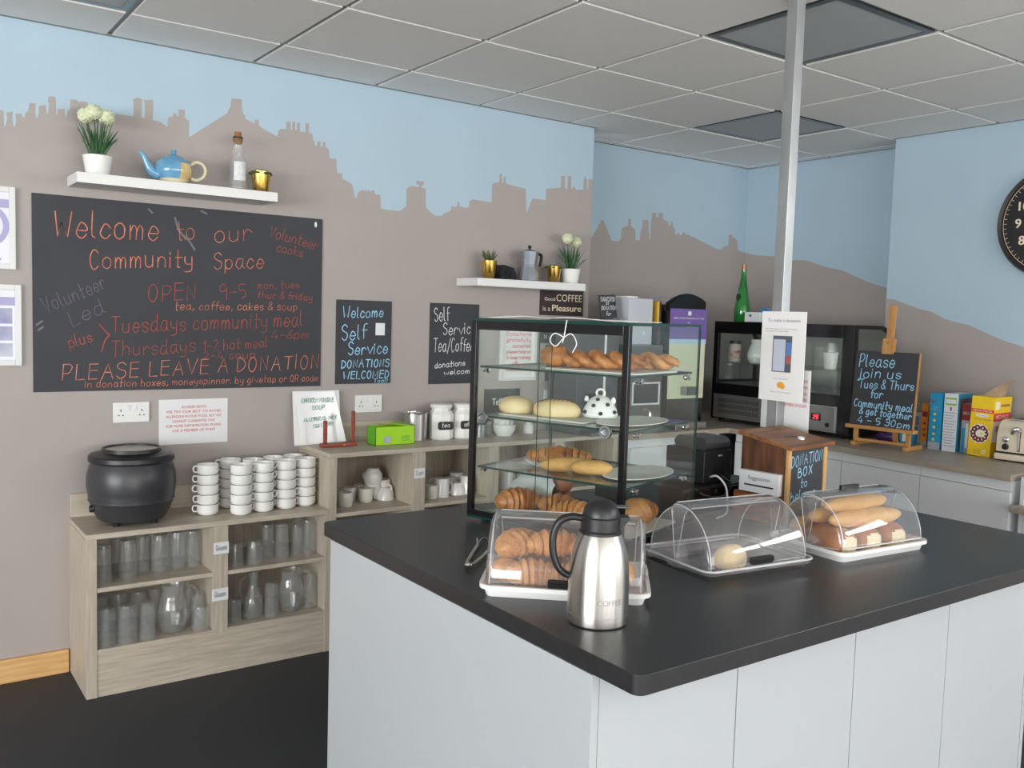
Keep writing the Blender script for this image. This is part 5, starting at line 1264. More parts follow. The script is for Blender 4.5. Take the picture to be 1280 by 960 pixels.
m = MB().box((-.020, .010, 0), (.0, DBD+.010, .085), .002); O('base_board', m, M_wood('orange_burnt_wood', '#A8622F', '#6E3A1B', 5, (9, 1, 9), .5), db)
sg = O('suggestion_plate', MB().box((-.0225, .012, .088), (-.0005, DBD-.01, .155), .002), CARD, db, label='white suggestions plate with a slot')
O('posting_slot', MB().box((-.0232, .03, .108), (-.0222, DBD-.03, .113)), INK, sg)
m = MB(); ptext(m, 'Suggestions', 0, .128, .012); m.v = [(-.0230, DBD*.5-v[0], v[2]) for v in m.v]; m.f = [f for f in m.f]; O('lettering', m, INK, sg)

# ================================================================ signs taped to the pole
xf = PX-.0225
r = T('donation_sign', 'white laminated sign reading To make a donation taped to the metal pole', 'sign', (xf, PY, 0), -PI/2)
zt, zb = at(980, 389.5, x=xf).z, at(976, 501.5, x=xf).z; u0 = PY-at(951, 446, x=xf).y; u1 = PY-at(1006, 446, x=xf).y; h = zt-zb; w = u1-u0
O('sheet', MB().box((u0, -.0015, zb), (u1, .0005, zt)), M_('white_laminate_sheet', '#EFEDEC', .3), r)
m = MB(); cx = (u0+u1)/2
ptext(m, 'To make a donation', cx, zb+h*.885, h*.034, -.002, 0, 'C', w*.74); ptext(m, 'Scan the code with your phone camera', cx-w*.05, zb+h*.80, h*.013, -.002, 0, 'C', w*.72); ptext(m, 'then follow the simple steps', cx-w*.14, zb+h*.775, h*.013, -.002, 0, 'C', w*.50)
ptext(m, 'We are grateful for', cx, zb+h*.245, h*.012, -.002, 0, 'C', w*.36); ptext(m, 'Thank you for your support', cx, zb+h*.095, h*.013, -.002, 0, 'C', w*.48); O('lettering', m, GREY_INK, r)
m = MB(); m.box((cx-w*.22, -.0022, zb+h*.325), (cx+w*.21, -.0014, zb+h*.73), mi=0); m.box((cx-w*.20, -.0026, zb+h*.335), (cx+.07*w, -.0020, zb+h*.69), mi=1); m.box((cx+.09*w, -.0026, zb+h*.50), (cx+.20*w, -.0020, zb+h*.66), mi=2); m.box((cx+.10*w, -.0028, zb+h*.42), (cx+.20*w, -.0020, zb+h*.52), mi=3)
O('phone_picture', m, [M_('dark_photo_grey', '#5B6068', .4), M_('phone_screen_print', '#C6CBDC', .4), M_('photo_blue', '#5C86C4', .4), M_('photo_red', '#B0645C', .4)], r)
m = MB(); m.ell((cx, -.002, zb+h*.18), w*.085, .0008, h*.035, 20, 10); m.ell((cx+w*.05, -.002, zb+h*.165), w*.05, .0008, h*.03, 16, 8); O('hands_emblem', m, M_('emblem_orange', '#E9A53B', .5), r)
xb = PX+.0225
r = T('notice', 'white allergen notice in red type taped low behind the metal pole', 'notice', (xb, PY, 0), -PI/2)
u0 = PY-at(951, 525, x=xb).y; u1 = PY-at(1011, 525, x=xb).y; zb = at(1005, 541, x=xb).z; zt = zb+.21; w = u1-u0; h = zt-zb
O('sheet', MB().box((u0, -.0012, zb), (u1, 0, zt)), LAMIN, r)
m = MB()
for i, s in enumerate(ALLERGEN): ptext(m, s, u0+w*.62, zb+h*(.90-.10*i), h*.05, -.002, 0, 'C', w*(.4 if i == 0 else .66))
O('lettering', m, RED_INK, r)

# ================================================================ till drawer, printer and its cables
e = at(929, 603, z=IZ+.09)
cd = T('cash_drawer', 'black cash drawer behind the glass case under the receipt printer', 'cash drawer', (e.x, e.y, IZ), math.radians(4))
O('drawer_body', MB().box((-.29, .012, .006), (.0, .40, .09), .004), BLACK, cd); O('drawer_front', MB().box((-.288, .0, .010), (-.002, .012, .084), .003), BLACK_GLOSS, cd)
O('key_lock', MB().lathe([(0, 0), (.010, 0), (.010, .004), (0, .005)], 16, M=Matrix.Translation((-.14, 0, .05)) @ Matrix.Rotation(PI/2, 4, 'X')), CHROME, cd)
for x in (-.26, -.03):
    for y in (.04, .37): O('foot', MB().lathe([(0, 0), (.01, 0), (.01, .006), (0, .006)], 12, c=(x, y, 0)), BLACK, cd)
a = at(879, 606, z=IZ+.09); b = at(914, 601.5, z=IZ+.09); ang = math.atan2((b-a).y, (b-a).x); pw_ = (b-a).length
pr = T('receipt_printer', 'black receipt printer on top of the cash drawer behind the glass case', 'printer', (a.x, a.y, IZ+.0905), ang)
O('printer_body', MB().box((0, 0, 0), (pw_, .17, .108), .006), BLACK, pr)
m = MB(); m.prism(rrect(.006, .100, .150, .148, .03, 6), .018, pw_-.004, 'x'); O('paper_cover', m, M_('dark_grey_plastic', '#3A3A3D', .4), pr)
for x in (.030, pw_-.028): O('port', MB().box((x-.009, -.001, .014), (x+.009, .004, .040)), INK, pr)
m = MB(); ptext(m, 'epos', pw_*.55, .088, .007, -.0006); O('lettering', m, CARD, pr)
o = O('printer_cable', MB().tube([(e2.x, e2.y, e2.z) for e2 in (a+Vector((.030, -.002, .024)), a+Vector((.032, -.03, .030)), a+Vector((.045, -.055, .0)), a+Vector((.045, -.065, -.05)), a+Vector((.03, -.075, -.082)), a+Vector((-.03, -.09, -.0885)))], .0032, 8), CARD, label='white cable hanging from the receipt printer to the worktop', cat='cable')
O('printer_cable', MB().tube([(e2.x, e2.y, e2.z) for e2 in (a+Vector((.080, -.002, .026)), a+Vector((.09, -.04, .0)), a+Vector((.03, -.055, -.03)), a+Vector((-.05, -.05, -.02)), a+Vector((-.09, -.03, .01)))], .0028, 8), BLACK, label='black cable looping in front of the cash drawer under the printer', cat='cable')

# ================================================================ alcove: counter-top display fridge
FX = 3.62; fa = at(888, 521, x=FX); fb = at(1060, 548, x=FX); FW = fa.y-fb.y; FD = .415; FH = .64
fr = T('display_fridge', 'black counter-top display fridge with curved glass on the alcove counter', 'display fridge', (FX, fa.y, CZ), -PI/2)
O('fridge_base', MB().box((0, .006, .022), (FW, FD, .245), .006), BLACK_GLOSS, fr)
for x in (.05, FW-.05):
    for y in (.05, FD-.05): O('foot', MB().lathe([(0, 0), (.016, 0), (.020, .0225), (0, .0225)], 14, c=(x, y, 0)), BLACK, fr)
m = MB(); m.box((0, 0, .018), (.035, .02, FH), .003); m.box((FW-.07, 0, .018), (FW, .02, FH), .003); m.box((.035, 0, .565), (FW-.07, .02, FH), .003); m.box((.035, 0, .180), (FW-.07, .02, .245), .003)
O('door_surround', m, BLACK_GLOSS, fr)
def prof(y0, y1, z0, z1, r, n=10):
    p = [(y0, z0), (y1, z0), (y1, z1-r)]
    for i in range(1, n): a = PI/2*i/n; p.append((y1-r+r*math.cos(a), z1-r+r*math.sin(a)))
    return p+[(y1-r, z1), (y0, z1)]
po = prof(0.02, FD, .245, FH, .16); pi_ = prof(.045, FD-.022, .265, FH-.022, .14)
for x0, x1 in ((0, .016), (FW-.016, FW)):
    m = MB(); k = len(po)
    vs = [(x, p[0], p[1]) for x in (x0, x1) for p in po]+[(x, p[0], p[1]) for x in (x0, x1) for p in pi_]
    fs = []
    for i in range(k):
        j = (i+1) % k
        fs += [(i, j, k+j, k+i), (2*k+j, 2*k+i, 3*k+i, 3*k+j), (j, i, 2*k+i, 2*k+j), (k+i, k+j, 3*k+j, 3*k+i)]
    m.add(vs, fs); s = O('side_frame', m, BLACK_GLOSS, fr)
    O('side_glass', MB().prism(pi_, x0+.006, x0+.010, 'x'), GLASS, s)
m = MB(); cpts = prof(.02, FD, .245, FH, .16)[1:-1]; n = len(cpts)
vs = [(x, p[0], p[1]) for x in (.016, FW-.016) for p in cpts]; m.add(vs, [(i, i+1, n+i+1, n+i) for i in range(n-1)])
g = O('curved_glass', m, GLASS, fr); g.modifiers.new('thick', 'SOLIDIFY').thickness = .004
O('top_panel', MB().box((.016, .02, FH-.02), (FW-.016, FD-.16, FH)), BLACK_GLOSS, fr)
O('inner_floor', MB().box((.016, .02, .245), (FW-.016, FD-.006, .250)), STEEL_D, fr)
for a, b, y in ((.035, FW*.52, .004), (FW*.48, FW-.07, .010)):
    d_ = O('sliding_door', MB().box((a, y, .245), (b, y+.004, .565)), GLASS, fr)
O('inner_shelf', MB().box((.02, .05, .375), (FW-.02, FD-.05, .381)), GLASS, fr)
m = MB(); m.box((.022, -.004, .028), (FW-.08, .008, .178), .002); O('service_panel', m, M_('stainless_panel', '#B9B8B5', .35, .85, noise=.08, nscale=6), fr)
m = MB()
for i in range(26):
    x = .06+i*.0125
    for zz in (.070, .105, .140): m.add([(x, -.0048, zz-.013), (x+.005, -.0048, zz-.013), (x+.014, -.0048, zz+.013), (x+.009, -.0048, zz+.013)], [(0, 1, 2, 3)])
O('louvres', m, INK, fr)
cpn = O('control_panel', MB().box((FW*.72, -.007, .030), (FW*.72+.19, -.003, .172), .002), M_('control_plate', '#8B8B8C', .25, .6), fr)
O('led_display', MB().box((FW*.72+.04, -.0088, .090), (FW*.72+.105, -.0068, .128)), BLACK_GLOSS, cpn)
m = MB(); htext(m, '25', (FW*.72+.052, .098), (FW*.72+.088, .098), .022, .004, -.0092); O('led_digits', m, M_('red_led', '#FF2A3A', .5, emit=3.0), cpn)
O('dial', MB().lathe([(0, 0), (.012, 0), (.012, .008), (0, .01)], 18, M=Matrix.Translation((FW*.72+.15, -.006, .07)) @ Matrix.Rotation(PI/2, 4, 'X')), BLACK, cpn)
def fpt(px, py, ly):      # a point inside the fridge at local depth ly
    return at(px, py, x=FX+ly)
JZ = CZ+.3816; BZ = CZ+.2506
p = fpt(917, 470, .16); t = T('sauce_jar', 'glass jar with red and cream label inside the fridge at left', 'jar', (FX+.16, p.y, JZ))
O('jar', MB().lathe([(0, 0), (.038, 0), (.040, .01), (.040, .10), (.032, .115), (0, .115)], 24), M_('jar_cream_contents', '#D9CFC4', .2), t); O('lid', MB().lathe([(0, .115), (.036, .115), (.036, .135), (0, .136)], 24), M_('dark_lid', '#3A2E2E', .4), t)
O('jar_label', MB().lathe([(.0405, .02), (.0405, .075)], 24), M_('jar_label_red', '#B5564A', .5, col2='#E4DDD2', nscale=30), t)
p = fpt(945, 458, .18); t = T('milk_jug', 'white ceramic milk jug inside the fridge beside the paper sign', 'jug', (FX+.18, p.y, JZ))
O('jug_body', MB().lathe([(0, 0), (.040, 0), (.056, .025), (.060, .055), (.046, .10), (.034, .125), (.040, .148), (.036, .148), (.030, .125), (0, .12)], 28), CERAMIC, t)
O('handle', MB().tube([(.0, -.036, .135), (.0, -.068, .130), (.0, -.074, .095), (0, -.050, .065)], .006, 10), CERAMIC, t)
p = fpt(1037, 470, .16); t = T('sauce_tub', 'white tub with steel dispenser top inside the fridge at right', 'tub', (FX+.16, p.y, JZ))
O('tub', MB().lathe([(0, 0), (.034, 0), (.045, .085), (.048, .088), (.046, .095), (0, .095)], 24), CERAMIC, t); O('dispenser', MB().lathe([(0, .095), (.026, .095), (.026, .15), (.018, .155), (0, .156)], 20), TUMBLER, t)
p = fpt(908, 483, .2); t = T('bottle', 'clear bottle on the floor of the fridge below the labelled jar', 'bottle', (FX+.22, p.y, BZ))
O('bottle_body', MB().lathe([(0, 0), (.034, 0), (.036, .005), (.032, .05), (.020, .08), (.018, .1), (0, .1)], 24), TUMBLER, t); O('cap', MB().lathe([(0, .1), (.019, .1), (.019, .115), (0, .116)], 20), CARD, t)
# on the fridge roof
FT = CZ+FH
p = at(927, 401, x=FX+.12); t = T('green_bottle', 'tall tapering green glass bottle standing on top of the fridge', 'bottle', (FX+.12, p.y, FT))
O('bottle_body', MB().lathe([(0, 0), (.046, 0), (.050, .006), (.050, .075), (.044, .12), (.030, .20), (.018, .28), (.014, .32), (.015, .33), (0, .33)], 32), M_('green_glass', '#2E8B3A', .08, col2='#1E6A2C', nscale=6, coat=.5), t)
O('neck_foil', MB().lathe([(0, .325), (.0145, .33), (.014, .362), (0, .364)], 20), M_('copper_foil', '#A9774F', .4, .5), t)
O('bottle_label', MB().prism([(.014*math.cos(a*PI/6), .022*math.sin(a*PI/6)+.155) for a in range(12)], -.0475, -.036, 'y', M=Matrix.Rotation(-PI/2, 4, 'Z')), M_('dark_label', '#1C3A22', .5), t)
p = at(944, 401, x=FX+.10); t = T('white_router', 'small white box device on top of the fridge beside the green bottle', 'router', (FX+.10, p.y, FT), -PI/2)
O('casing', MB().box((-.045, -.05, 0), (.075, .06, .062), .004), CARD, t); O('sensor', MB().box((-.006, -.0512, .034), (.010, -.0495, .046)), INK, t)
p = at(951, 388, x=FX+.12); O('blue_ribbon', MB().tube([(0, 0, 0), (0, -.02, .02), (0, -.05, .022), (0, -.075, .008)], [.012, .014, .013, .006], 10, flat=.5), M_('blue_ribbon_cloth', '#3C86C8', .7), None, (FX+.12, p.y, FT+.063), label='scrap of blue ribbon on top of the white box device', cat='ribbon')

# ================================================================ easel chalkboard
a = at(1062, 555, z=CZ); b = at(1138, 565, z=CZ); d_ = (b-a); ang = math.atan2(d_.y, d_.x); mid = (a+b)/2; EW = d_.length
ez = T('easel_chalkboard', 'small chalkboard on wooden table easel reading Please join us Tues and Thurs', 'easel', (mid.x, mid.y, CZ), ang)
BEECH = M_wood('beech_easel', '#CC9A5E', '#B27E45', 6, (1, 9, 9), .45); BEECH_V = M_wood('beech_easel_upright', '#CC9A5E', '#B27E45', 6, (9, 9, 1), .45)
h2 = EW/2
for s in (-1, 1):
    O('base_runner', MB().box((s*h2*.86-.012, -.02, 0), (s*h2*.86+.012, .17, .022), .004), BEECH, ez)
    O('post', MB().box((s*h2*.86-.011, .008, .022), (s*h2*.86+.011, .028, .098), .002), BEECH_V, ez)
O('base_rail', MB().box((-h2*.86, -.004, .024), (h2*.86, .012, .040), .003), BEECH, ez)
O('board_ledge', MB().box((-h2-.02, -.026, .092), (h2+.02, .030, .112), .003), BEECH, ez)
TB_ = Matrix.Translation((0, -.010, .112)) @ Matrix.Rotation(-.09, 4, 'X')
bw = .338; bh = .395
O('board', MB().box((-bw/2, 0, 0), (bw/2, .006, bh), .001, M=TB_), SLATE, ez)
O('edge_strip', MB().box((bw/2, -.001, 0), (bw/2+.008, .010, bh), .001, M=TB_), BEECH_V, ez)
m = MB()
for s, u0, v0, u1, v1, hh in (('Please', .07, .79, .64, .80, .17), ('join us', .08, .635, .76, .655, .14), ('Tues & Thurs', .10, .50, .97, .515, .12), ('for', .31, .375, .50, .385, .11), ('Community meal', .05, .25, .98, .235, .105), ('& get together', .15, .15, .97, .135, .10), ('4 - 5 30pm', .13, .03, .97, .015, .09)):
    htext(m, s, (-bw/2+u0*bw, v0*bh), (-bw/2+u1*bw, v1*bh), hh*bh*.95, .0046, -.0008)
m.v = [tuple(TB_ @ Vector(v)) for v in m.v]; O('chalk_lettering', m, BLUE_CHALK, ez)
sp = MB().box((-.018, .008, .05), (.022, .020, .64), .002, M=TB_); O('mast', sp, BEECH_V, ez)
cl = O('board_clip', MB().box((-.028, -.006, bh-.012), (.034, .022, bh+.07), .002, M=TB_), BEECH_V, ez)
O('clip_screw', MB().lathe([(0, 0), (.008, 0), (.007, .004), (0, .005)], 14, M=TB_ @ Matrix.Translation((.003, -.006, bh+.05)) @ Matrix.Rotation(PI/2, 4, 'X')), GOLD, cl)
O('rear_leg', MB().box((-.012, .012, 0), (.016, .024, .40), .002, M=Matrix.Translation((0, .165, .0)) @ Matrix.Rotation(.22, 4, 'X')), BEECH_V, ez)
def local_on_counter(lx, ly): return Vector((mid.x+lx*math.cos(ang)-ly*math.sin(ang), mid.y+lx*math.sin(ang)+ly*math.cos(ang), CZ))
t = T('sweet_bag', 'small purple foil bag lying on the counter beneath the easel', 'bag', local_on_counter(-.085, .26), ang)
O('foil_bag', MB().ell((0, 0, .033), .065, .035, .033, 24, 14, fn=lambda u: 1+.12*math.sin(9*u.x+3)*math.sin(11*u.z)*math.cos(7*u.y)), M_('purple_foil', '#5B3A78', .25, .3, noise=.3), t); O('crimp', MB().box((.055, -.022, .020), (.085, .022, .026)), M_('purple_foil', '#5B3A78'), t)
t = T('blue_carton', 'small blue carton on the counter seen beneath the easel', 'carton', local_on_counter(.03, .27), ang)
O('carton', MB().box((-.035, -.03, 0), (.035, .03, .10), .001), M_('teal_card', '#3C93BE', .5), t); O('print_panel', MB().box((-.02, -.0306, .02), (.02, -.0298, .07)), PAPER, t)
t = T('small_carton', 'small white and blue carton peeking out right of the easel', 'carton', at(1147, 553, z=CZ), ang)
O('carton', MB().box((-.02, -.03, 0), (.02, .03, .165), .001), CARD, t); O('print_panel', MB().box((-.014, -.0308, .10), (.014, -.0298, .15)), M_('pale_blue_print', '#8FA7C9', .5), t)

# ================================================================ cereal boxes
YEL = M_('yellow_card', '#F2CB20', .4, noise=.03); REDC = M_('red_card', '#D8363A', .4); BLUC = M_('sky_blue_card', '#2E9BC9', .4, noise=.05); WHC = M_('white_cereal_card', '#DDE3EA', .4); ORC = M_('orange_card', '#E08A2C', .4); GRYC = M_('grey_print', '#A9ADB4', .5); BRNC = M_('brown_print', '#8A5A3C', .5, col2='#C98A4C', nscale=25); CRIM = M_('crimson_card', '#9B2E3A', .45, noise=.2); DKB = M_('dark_cereal_print', '#7A2430', .5, col2='#4A1A1E', nscale=30); GRNC = M_('green_print', '#8FBF5A', .5); MAR = M_('milk_white_print', '#F0EBDD', .5); NAVY = M_('navy_print', '#2A4A8C', .5); TINT = M_('yellow_print', '#E8D24A', .5)
def carton(lb, p0, p1, ptop, depth, mats, paint, side=None, lean=0.0, cat='cereal box'):
    a = at(*p0, z=CZ); b = at(*p1, z=CZ); d = b-a; w = d.length*.97; ang = -1.50; hgt = at(*ptop, x=a.x).z-CZ
    t = T('cereal_box', lb, cat, (a.x, a.y, CZ), ang, 'cereal boxes by the toaster')
    if lean: t.rotation_euler = (0, lean, ang); t.location.z = CZ+w*math.sin(lean)+.0005
    m = MB().box((0, 0, 0), (w, depth, hgt)); m.m = [0]*6
    O('carton', m, mats[0], t)
    m = MB()
    def rect(u0, v0, u1, v1, mi, y=-.0008): m.box((w*u0, y, hgt*v0), (w*u1, 0, hgt*v1), mi=mi)
    paint(m, rect, w, hgt, lambda *k, **q: ptext(m, *k, **q))
    O('front_print', m, mats, t)
    if side:
        m = MB()
        def srect(u0, v0, u1, v1, mi): m.box((w, depth*u0, hgt*v0), (w+.0008, depth*u1, hgt*v1), mi=mi)
        side(m, srect, w, hgt); O('side_print', m, mats, t)
    return t, w, hgt
def pa(m, r, w, h, tx):
    r(.1, .70, .9, .82, 1); r(0, 0, 1, .12, 2)
    for v in (.25, .38, .52): r(.3, v, .7, v+.05, 1)
carton('narrow orange box at the left end of the cereal boxes', (1150, 558), (1158, 559), (1150, 504), .11, [ORC, CRIM, GRYC], pa)
def pb(m, r, w, h, tx):
    r(0, 0, 1, .13, 1); tx('No', w*.24, h*.82, h*.075, -.001, 2); tx('Added', w*.55, h*.745, h*.028, -.001, 1, 'C', w*.5); tx('Oat', w*.45, h*.72, h*.02, -.001, 1); 
    tx('Breakfast', w*.5, h*.70, h*.024, -.001, 1, 'C', w*.72)
    for v in (.60, .49, .37, .25, .15): m.lathe([(0, 0), (w*.12, 0)], 16, mi=3, M=Matrix.Translation((w*.45, -.0012, h*(v+.03))) @ Matrix.Rotation(PI/2, 4, 'X'))
carton('sky blue cereal box with yellow dots down its spine', (1159, 560.8), (1175.2, 562.6), (1159, 490.5), .13, [BLUC, GRYC, CRIM, TINT], pb)
def pc(m, r, w, h, tx):
    r(.10, .80, .88, .93, 1); r(.14, .83, .84, .90, 0, -.0012)
    r(.44, .70, .56, .77, 2)
    for i in range(13): r(.08, .66-.048*i, .90-.1*(i % 3), .675-.048*i, 3)
def pcs(m, r, w, h): r(.0, .0, 1, 1, 4); r(.12, .50, .95, .92, 2); r(.1, .1, .9, .42, 1)
carton('tall white cereal box with blue side and green panel at top', (1176.6, 563), (1196, 564.8), (1176.6, 491), .17, [WHC, GRNC, BRNC, GRYC, BLUC], pc, pcs)
def pd(m, r, w, h, tx): r(0, .66, 1, 1, 1); r(.1, .78, .9, .84, 2); r(.1, 0, .5, .5, 3); r(.55, .1, .9, .6, 2)
carton('dark red cereal box squeezed behind the yellow mega pack', (1199.5, 565), (1208, 566.5), (1199.5, 504), .15, [GRYC, CRIM, MAR, BLUC], pd)
def pe(m, r, w, h, tx):
    r(0, .735, 1, .79, 1); tx('MEGA PACK', w*.5, h*.748, h*.03, -.0014, 4, 'C', w*.86)
    cx, cz = w*.46, h*.38
    def disc(rx, mi, y): m.lathe([(0, 0), (rx, 0)], 40, mi=mi, M=Matrix.Translation((cx, y, cz)) @ Matrix.Rotation(PI/2, 4, 'X'))
    disc(w*.44, 4, -.0010)
    for i in range(11):
        a = PI*.62+2*PI*.86*i/10; m.lathe([(w*.045, 0), (w*.125, 0)], 18, mi=3, M=Matrix.Translation((cx+w*.285*math.cos(a), -.0014-.00005*i, cz+w*.285*math.sin(a))) @ Matrix.Rotation(PI/2, 4, 'X'))
    m.lathe([(0, 0), (w*.17, 0)], 28, mi=4, M=Matrix.Translation((cx+.01, -.0021, cz)) @ Matrix.Rotation(PI/2, 4, 'X')); m.lathe([(0, 0), (w*.06, 0)], 20, mi=0, M=Matrix.Translation((cx+.012, -.0023, cz)) @ Matrix.Rotation(PI/2, 4, 'X'))
    m.prism([(w*.5+w*.28*math.cos(k*PI/12), h*.685+h*.028*math.sin(k*PI/12)) for k in range(24)], -.0012, 0, 'y', 4); tx('weetos', w*.5, h*.674, h*.022, -.0016, 2, 'C', w*.40); tx('CHOCO', w*.34, h*.605, h*.028, -.0012, 5, 'C', w*.36); tx('HOOPS', w*.74, h*.605, h*.028, -.0012, 2, 'C', w*.34)
    tx('High in fibre', w*.42, h*.085, h*.018, -.0012, 2, 'C', w*.30); tx('low in sugar', w*.42, h*.055, h*.018, -.0012, 2, 'C', w*.30); r(.66, .05, .78, .115, 4); r(.69, .065, .75, .10, 0, -.0012)
def pes(m, r, w, h):
    r(0, .60, 1, .735, 1); r(0, .25, 1, .60, 4); r(.15, .42, .35, .52, 5); r(.06, .80, .30, .93, 4); r(.38, .84, .90, .88, 5)
    M9 = Matrix.Translation((w, 0, 0)) @ Matrix.Rotation(PI/2, 4, 'Z')
    k0 = len(m.v); ptext(m, 'MEGA PACK', .10, h*.635, h*.07, -.0014, 4, 'C', .15, M=M9)
t, w_, h_ = carton('yellow mega pack cereal box with chocolate hoops beside the toaster', (1208.5, 568.5), (1237, 572.5), (1214, 495), .20, [YEL, REDC, NAVY, DKB, MAR, BRNC], pe, pes, lean=.03)
m = MB(); m.prism([(w_*.2, h_), (w_*.9, h_), (w_*1.0, h_+.05), (w_*1.25, h_+.085), (w_*.9, h_+.06), (w_*.55, h_+.03)], .06, .14, 'y'); O('inner_bag', m, M_('paper_liner', '#B59C7E', .5, noise=.2), t)

# ================================================================ toaster
a = at(1243.5, 575, z=CZ); ang = -1.50
t = T('toaster', 'cream four-slice toaster with chrome lever at the right end of counter', 'toaster', (a.x, a.y, CZ), ang)
CRM = M_('cream_enamel', '#DCCFB8', .25, noise=.02, coat=.4); TW, TD, TH = .34, .26, .20
m = MB(); pf = [(0, .028), (0, .12), (.02, .175), (.045, .195), (.075, .20), (TD-.05, .20), (TD-.02, .18), (TD, .12), (TD, .028)]
m.prism([(y, z) for y, z in pf], .0, TW, 'x'); o = O('toaster_body', m, CRM, t); bv = o.modifiers.new('edge', 'BEVEL'); bv.width = .022; bv.segments = 4; bv.limit_method = 'ANGLE'; bv.angle_limit = 1.0
O('base_skirt', MB().box((-.006, -.010, .006), (TW+.006, TD+.006, .040), .010), CRM, t)
O('base_band', MB().box((-.002, -.004, .040), (TW+.002, TD+.002, .048), .002), BLACK, t)
for x in (.04, TW-.04):
    for y in (.03, TD-.03): O('foot', MB().lathe([(0, 0), (.012, 0), (.012, .007), (0, .007)], 12, c=(x, y, 0)), BLACK, t)
O('top_plate', MB().box((.03, .06, .1985), (TW-.03, TD-.05, .2045), .002), CHROME, t)
for i in range(2):
    for k in range(2): O('bread_slot', MB().box((.045+.135*k, .082+.055*i, .2035), (.165+.135*k, .108+.055*i, .2052)), INK, t)
for k in (0, 1):
    x = .105+.17*k
    O('lever_slot', MB().box((x-.006, -.0015, .055), (x+.006, .003, .165)), INK, t)
    lv = O('lever', MB().tube([(x, -.004, .155), (x-.004, -.020, .165), (x-.018, -.026, .158), (x-.026, -.022, .138)], [.009, .011, .011, .007], 12), CHROME, t)
    O('lever_rail', MB().box((x-.004, -.006, .06), (x+.004, -.001, .15), .001), CHROME, t)
    for i in range(2): O('control_knob', MB().lathe([(0, 0), (.016, 0), (.015, .006), (.010, .008), (.010, .014), (0, .015)], 20, M=Matrix.Translation((x-.060, -.001, .072+.035*i)) @ Matrix.Rotation(PI/2, 4, 'X')), (CHROME if i else BLACK), t)
    m = MB()
    for i in range(4):
        m.lathe([(0, 0), (.005, 0), (.005, .002), (0, .002)], 12, M=Matrix.Translation((x+.032, -.0005, .066+.016*i)) @ Matrix.Rotation(PI/2, 4, 'X'))
    for i in range(4): O('setting_dot', MB().lathe([(0, 0), (.005, 0), (.005, .002), (0, .002)], 12, M=Matrix.Translation((x+.032, -.0005, .066+.016*i)) @ Matrix.Rotation(PI/2, 4, 'X')), INK, t)

# ================================================================ coffee corner seen over and through the glass case
CY = -.30
HM = at(855, 389, y=CY).z-CZ; HC = at(855, 369, y=CY).z-CZ-HM; HB = at(800, 431, y=CY+.05).z-CZ; HG = at(775, 399, y=CY-.02).z-CZ
x0, x1 = at(836, 450, y=CY).x, at(880, 450, y=CY).x
t = T('coffee_machine', 'tall black coffee machine with clear bean hopper behind the glass case', 'coffee machine', (x0, CY, CZ)); W = x1-x0
O('machine_body', MB().box((0, 0, .01), (W, .42, HM), .008), BLACK_GLOSS, t)
m = MB(); hp = []
for i in range(13): u = i/12; hp.append((-.015+(W+.01)*u, HM+HC*math.sin(PI*(.10+.72*u))**.8))
m.prism([(-.015, HM+.001)]+hp+[(W-.005, HM+.001)], .0, .028, 'y')
m.tube([(x, .02, z) for x, z in hp], .012, 8, smooth=False); O('curved_crest', m, BLACK_GLOSS, t)
hb = O('bean_hopper', MB().prism(rrect(.02, HM, W-.02, HM+HC*.85, .03), .03, .19, 'y'), ACRYL, t); O('coffee_beans', MB().box((.04, .05, HM+.002), (W-.04, .17, HM+HC*.4), .004), M_('coffee_beans', '#5A3A22', .5, noise=.5, nscale=160, bump=.6), hb)
m = MB(); zz = lambda py: at(855, py, y=CY).z-CZ
z1, z2, z3, z4 = zz(386), zz(424), zz(430), zz(498)
m.box((-.006, -.004, z2), (W+.004, -.001, z1), mi=0); m.box((-.006, -.004, z3), (W+.004, -.001, z2), mi=1); m.box((-.004, -.004, z4), (W-.002, -.001, z3), mi=2)
ptext(m, 'FREE COFFEE MORNINGS AT THE', W*.5, z1-.06, .010, -.0046, 3, 'C', W*.86); ptext(m, 'Hub', W*.5, z1-.085, .010, -.0046, 3); m.box((W*.47, -.0046, z1-.038), (W*.56, -.004, z1-.014), mi=3)
O('menu_poster', m, [M_('purple_print', '#7A63A8', .35), M_('pale_blue_band', '#BFD6EA', .35), M_('pale_yellow_sheet', '#DDE0BE', .35), PAPER], t)
O('drip_tray', MB().box((.02, -.06, .0), (W-.02, .0, .04), .004), STEEL, t); O('nozzle', MB().box((W*.35, -.05, .20), (W*.65, .0, .25), .004), STEEL_D, t)
x0, x1 = at(787, 450, y=CY).x, at(831, 450, y=CY).x; W = x1-x0
t = T('water_boiler', 'steel hot water boiler beside coffee machine seen through the glass case', 'boiler', (x0+.005, CY, CZ))
O('boiler_body', MB().box((0, 0, .02), (W-.02, .36, HB), .006), STEEL, t); O('front_window', MB().box((.03, -.003, .16), (W-.05, .001, .27), .002), M_('dark_window', '#4A4B50', .15), t)
wf = MB(); wf.box((.02, -.006, .15), (W-.04, -.002, .16)); wf.box((.02, -.006, .27), (W-.04, -.002, .28)); wf.box((.02, -.006, .16), (.03, -.002, .27)); wf.box((W-.05, -.006, .16), (W-.04, -.002, .27)); O('window_frame', wf, CARD, t)
O('tap', MB().tube([(W*.45, 0, .12), (W*.45, -.04, .12), (W*.45, -.05, .09)], .008, 10), CHROME, t); O('drip_tray', MB().box((.02, -.08, 0), (W-.04, .3, .02), .003), STEEL_D, t)
a = at(785, 420, y=CY+.05); b = at(817, 374, y=CY+.05)
t = T('towel_dispenser', 'white paper dispenser box standing on the water boiler behind the case', 'dispenser', (a.x, CY+.05, CZ+HB+.0005)); W = b.x-a.x; H = b.z-CZ-HB
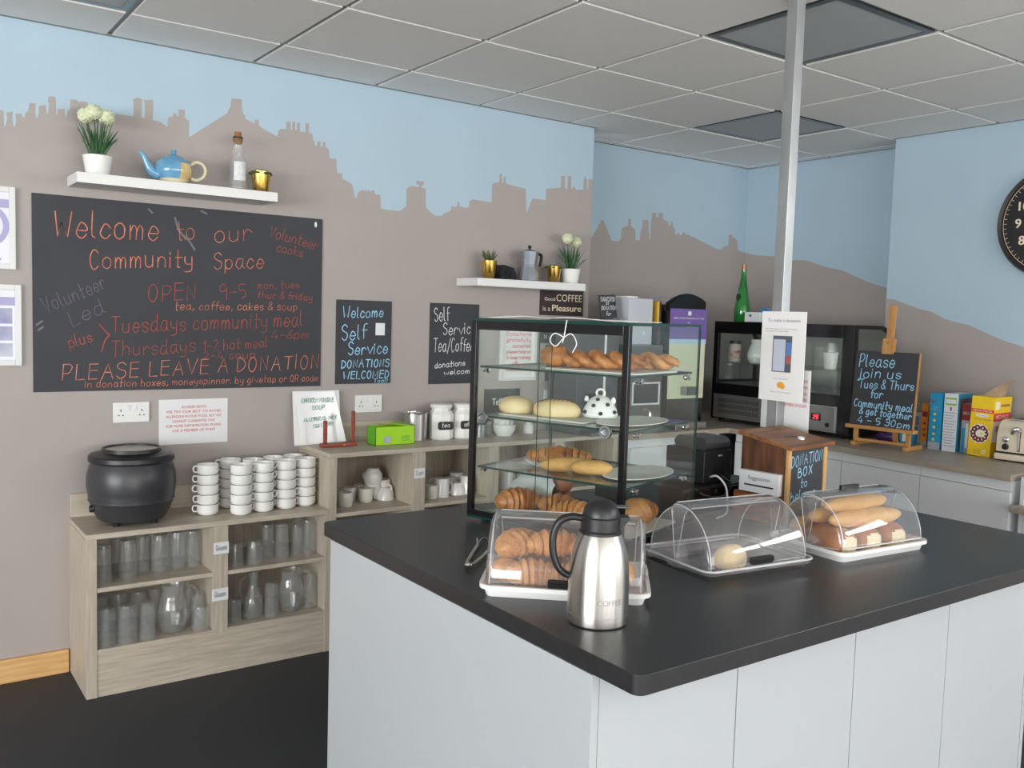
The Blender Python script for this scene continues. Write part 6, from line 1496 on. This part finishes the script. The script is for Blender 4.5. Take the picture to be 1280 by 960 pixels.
O('dispenser_case', MB().box((0, 0, 0), (W, .14, H), .006), M_('pale_lilac_plastic', '#C6C8D0', .4), t); O('lid_notch', MB().box((W*.02, .02, H), (W*.45, .12, H+.012), .003), CARD, t)
O('lock_button', MB().lathe([(0, 0), (.010, 0), (.010, .004), (0, .004)], 16, M=Matrix.Translation((W*.62, 0, H*.25)) @ Matrix.Rotation(PI/2, 4, 'X')), CARD, t)
a = at(816, 400, y=CY+.1); t = T('menu_folder', 'thin brown folder with yellow edge standing between dispenser and coffee machine', 'folder', (a.x, CY+.06, CZ+HB+.0005)); H = at(819, 377, y=CY+.1).z-CZ-HB
O('folder_cover', MB().box((0, 0, 0), (.028, .12, H), .001), M_('dark_brown_card', '#4A3A3A', .5), t); O('edge_tab', MB().box((-.003, -.001, H*.45), (.010, .04, H), .001), M_('yellow_tab', '#E5B73B', .5), t)
a = at(763, 400, y=CY-.02); b = at(786, 375, y=CY-.02); W = b.x-a.x
xk = a.x
t = T('coffee_grinder', 'dark grinder box with white stripe seen through the top of the case', 'grinder', (xk-.19, CY+.02, CZ))
O('grinder_body', MB().box((0, 0, 0), (.30, .255, HG), .006), M_('dark_grey_enamel', '#55565A', .35), t); O('stripe', MB().box((.19, -.002, .06), (.205, .001, HG-.03)), CARD, t); O('chute', MB().box((.06, -.05, .16), (.14, .0, .22), .004), BLACK, t); O('cup_rest', MB().box((.03, -.10, 0), (.17, 0, .02), .003), STEEL_D, t)
t = T('chalkboard', 'small tilted chalkboard reading Suggested donation on top of the dark grinder', 'chalkboard', (xk, CY+.06, CZ+HG+.0005), .0); H = .13
TB2 = Matrix.Rotation(-.12, 4, 'X') @ Matrix.Rotation(-.06, 4, 'Y')
O('board', MB().box((0, 0, 0), (W*.95, .005, H), .001, M=TB2), SLATE, t); m = MB()
for s, u0, u1, v in (('SUGGESTED', .08, .92, .74), ('of', .38, .55, .58), ('DONATION', .10, .95, .36), ('for', .35, .62, .12)): htext(m, s, (u0*W*.95, v*H), (u1*W*.95, v*H-.002), H*.17, .0024, -.0009)
m.v = [tuple(TB2 @ Vector(v)) for v in m.v]; O('chalk_lettering', m, WHITE_CHALK, t)
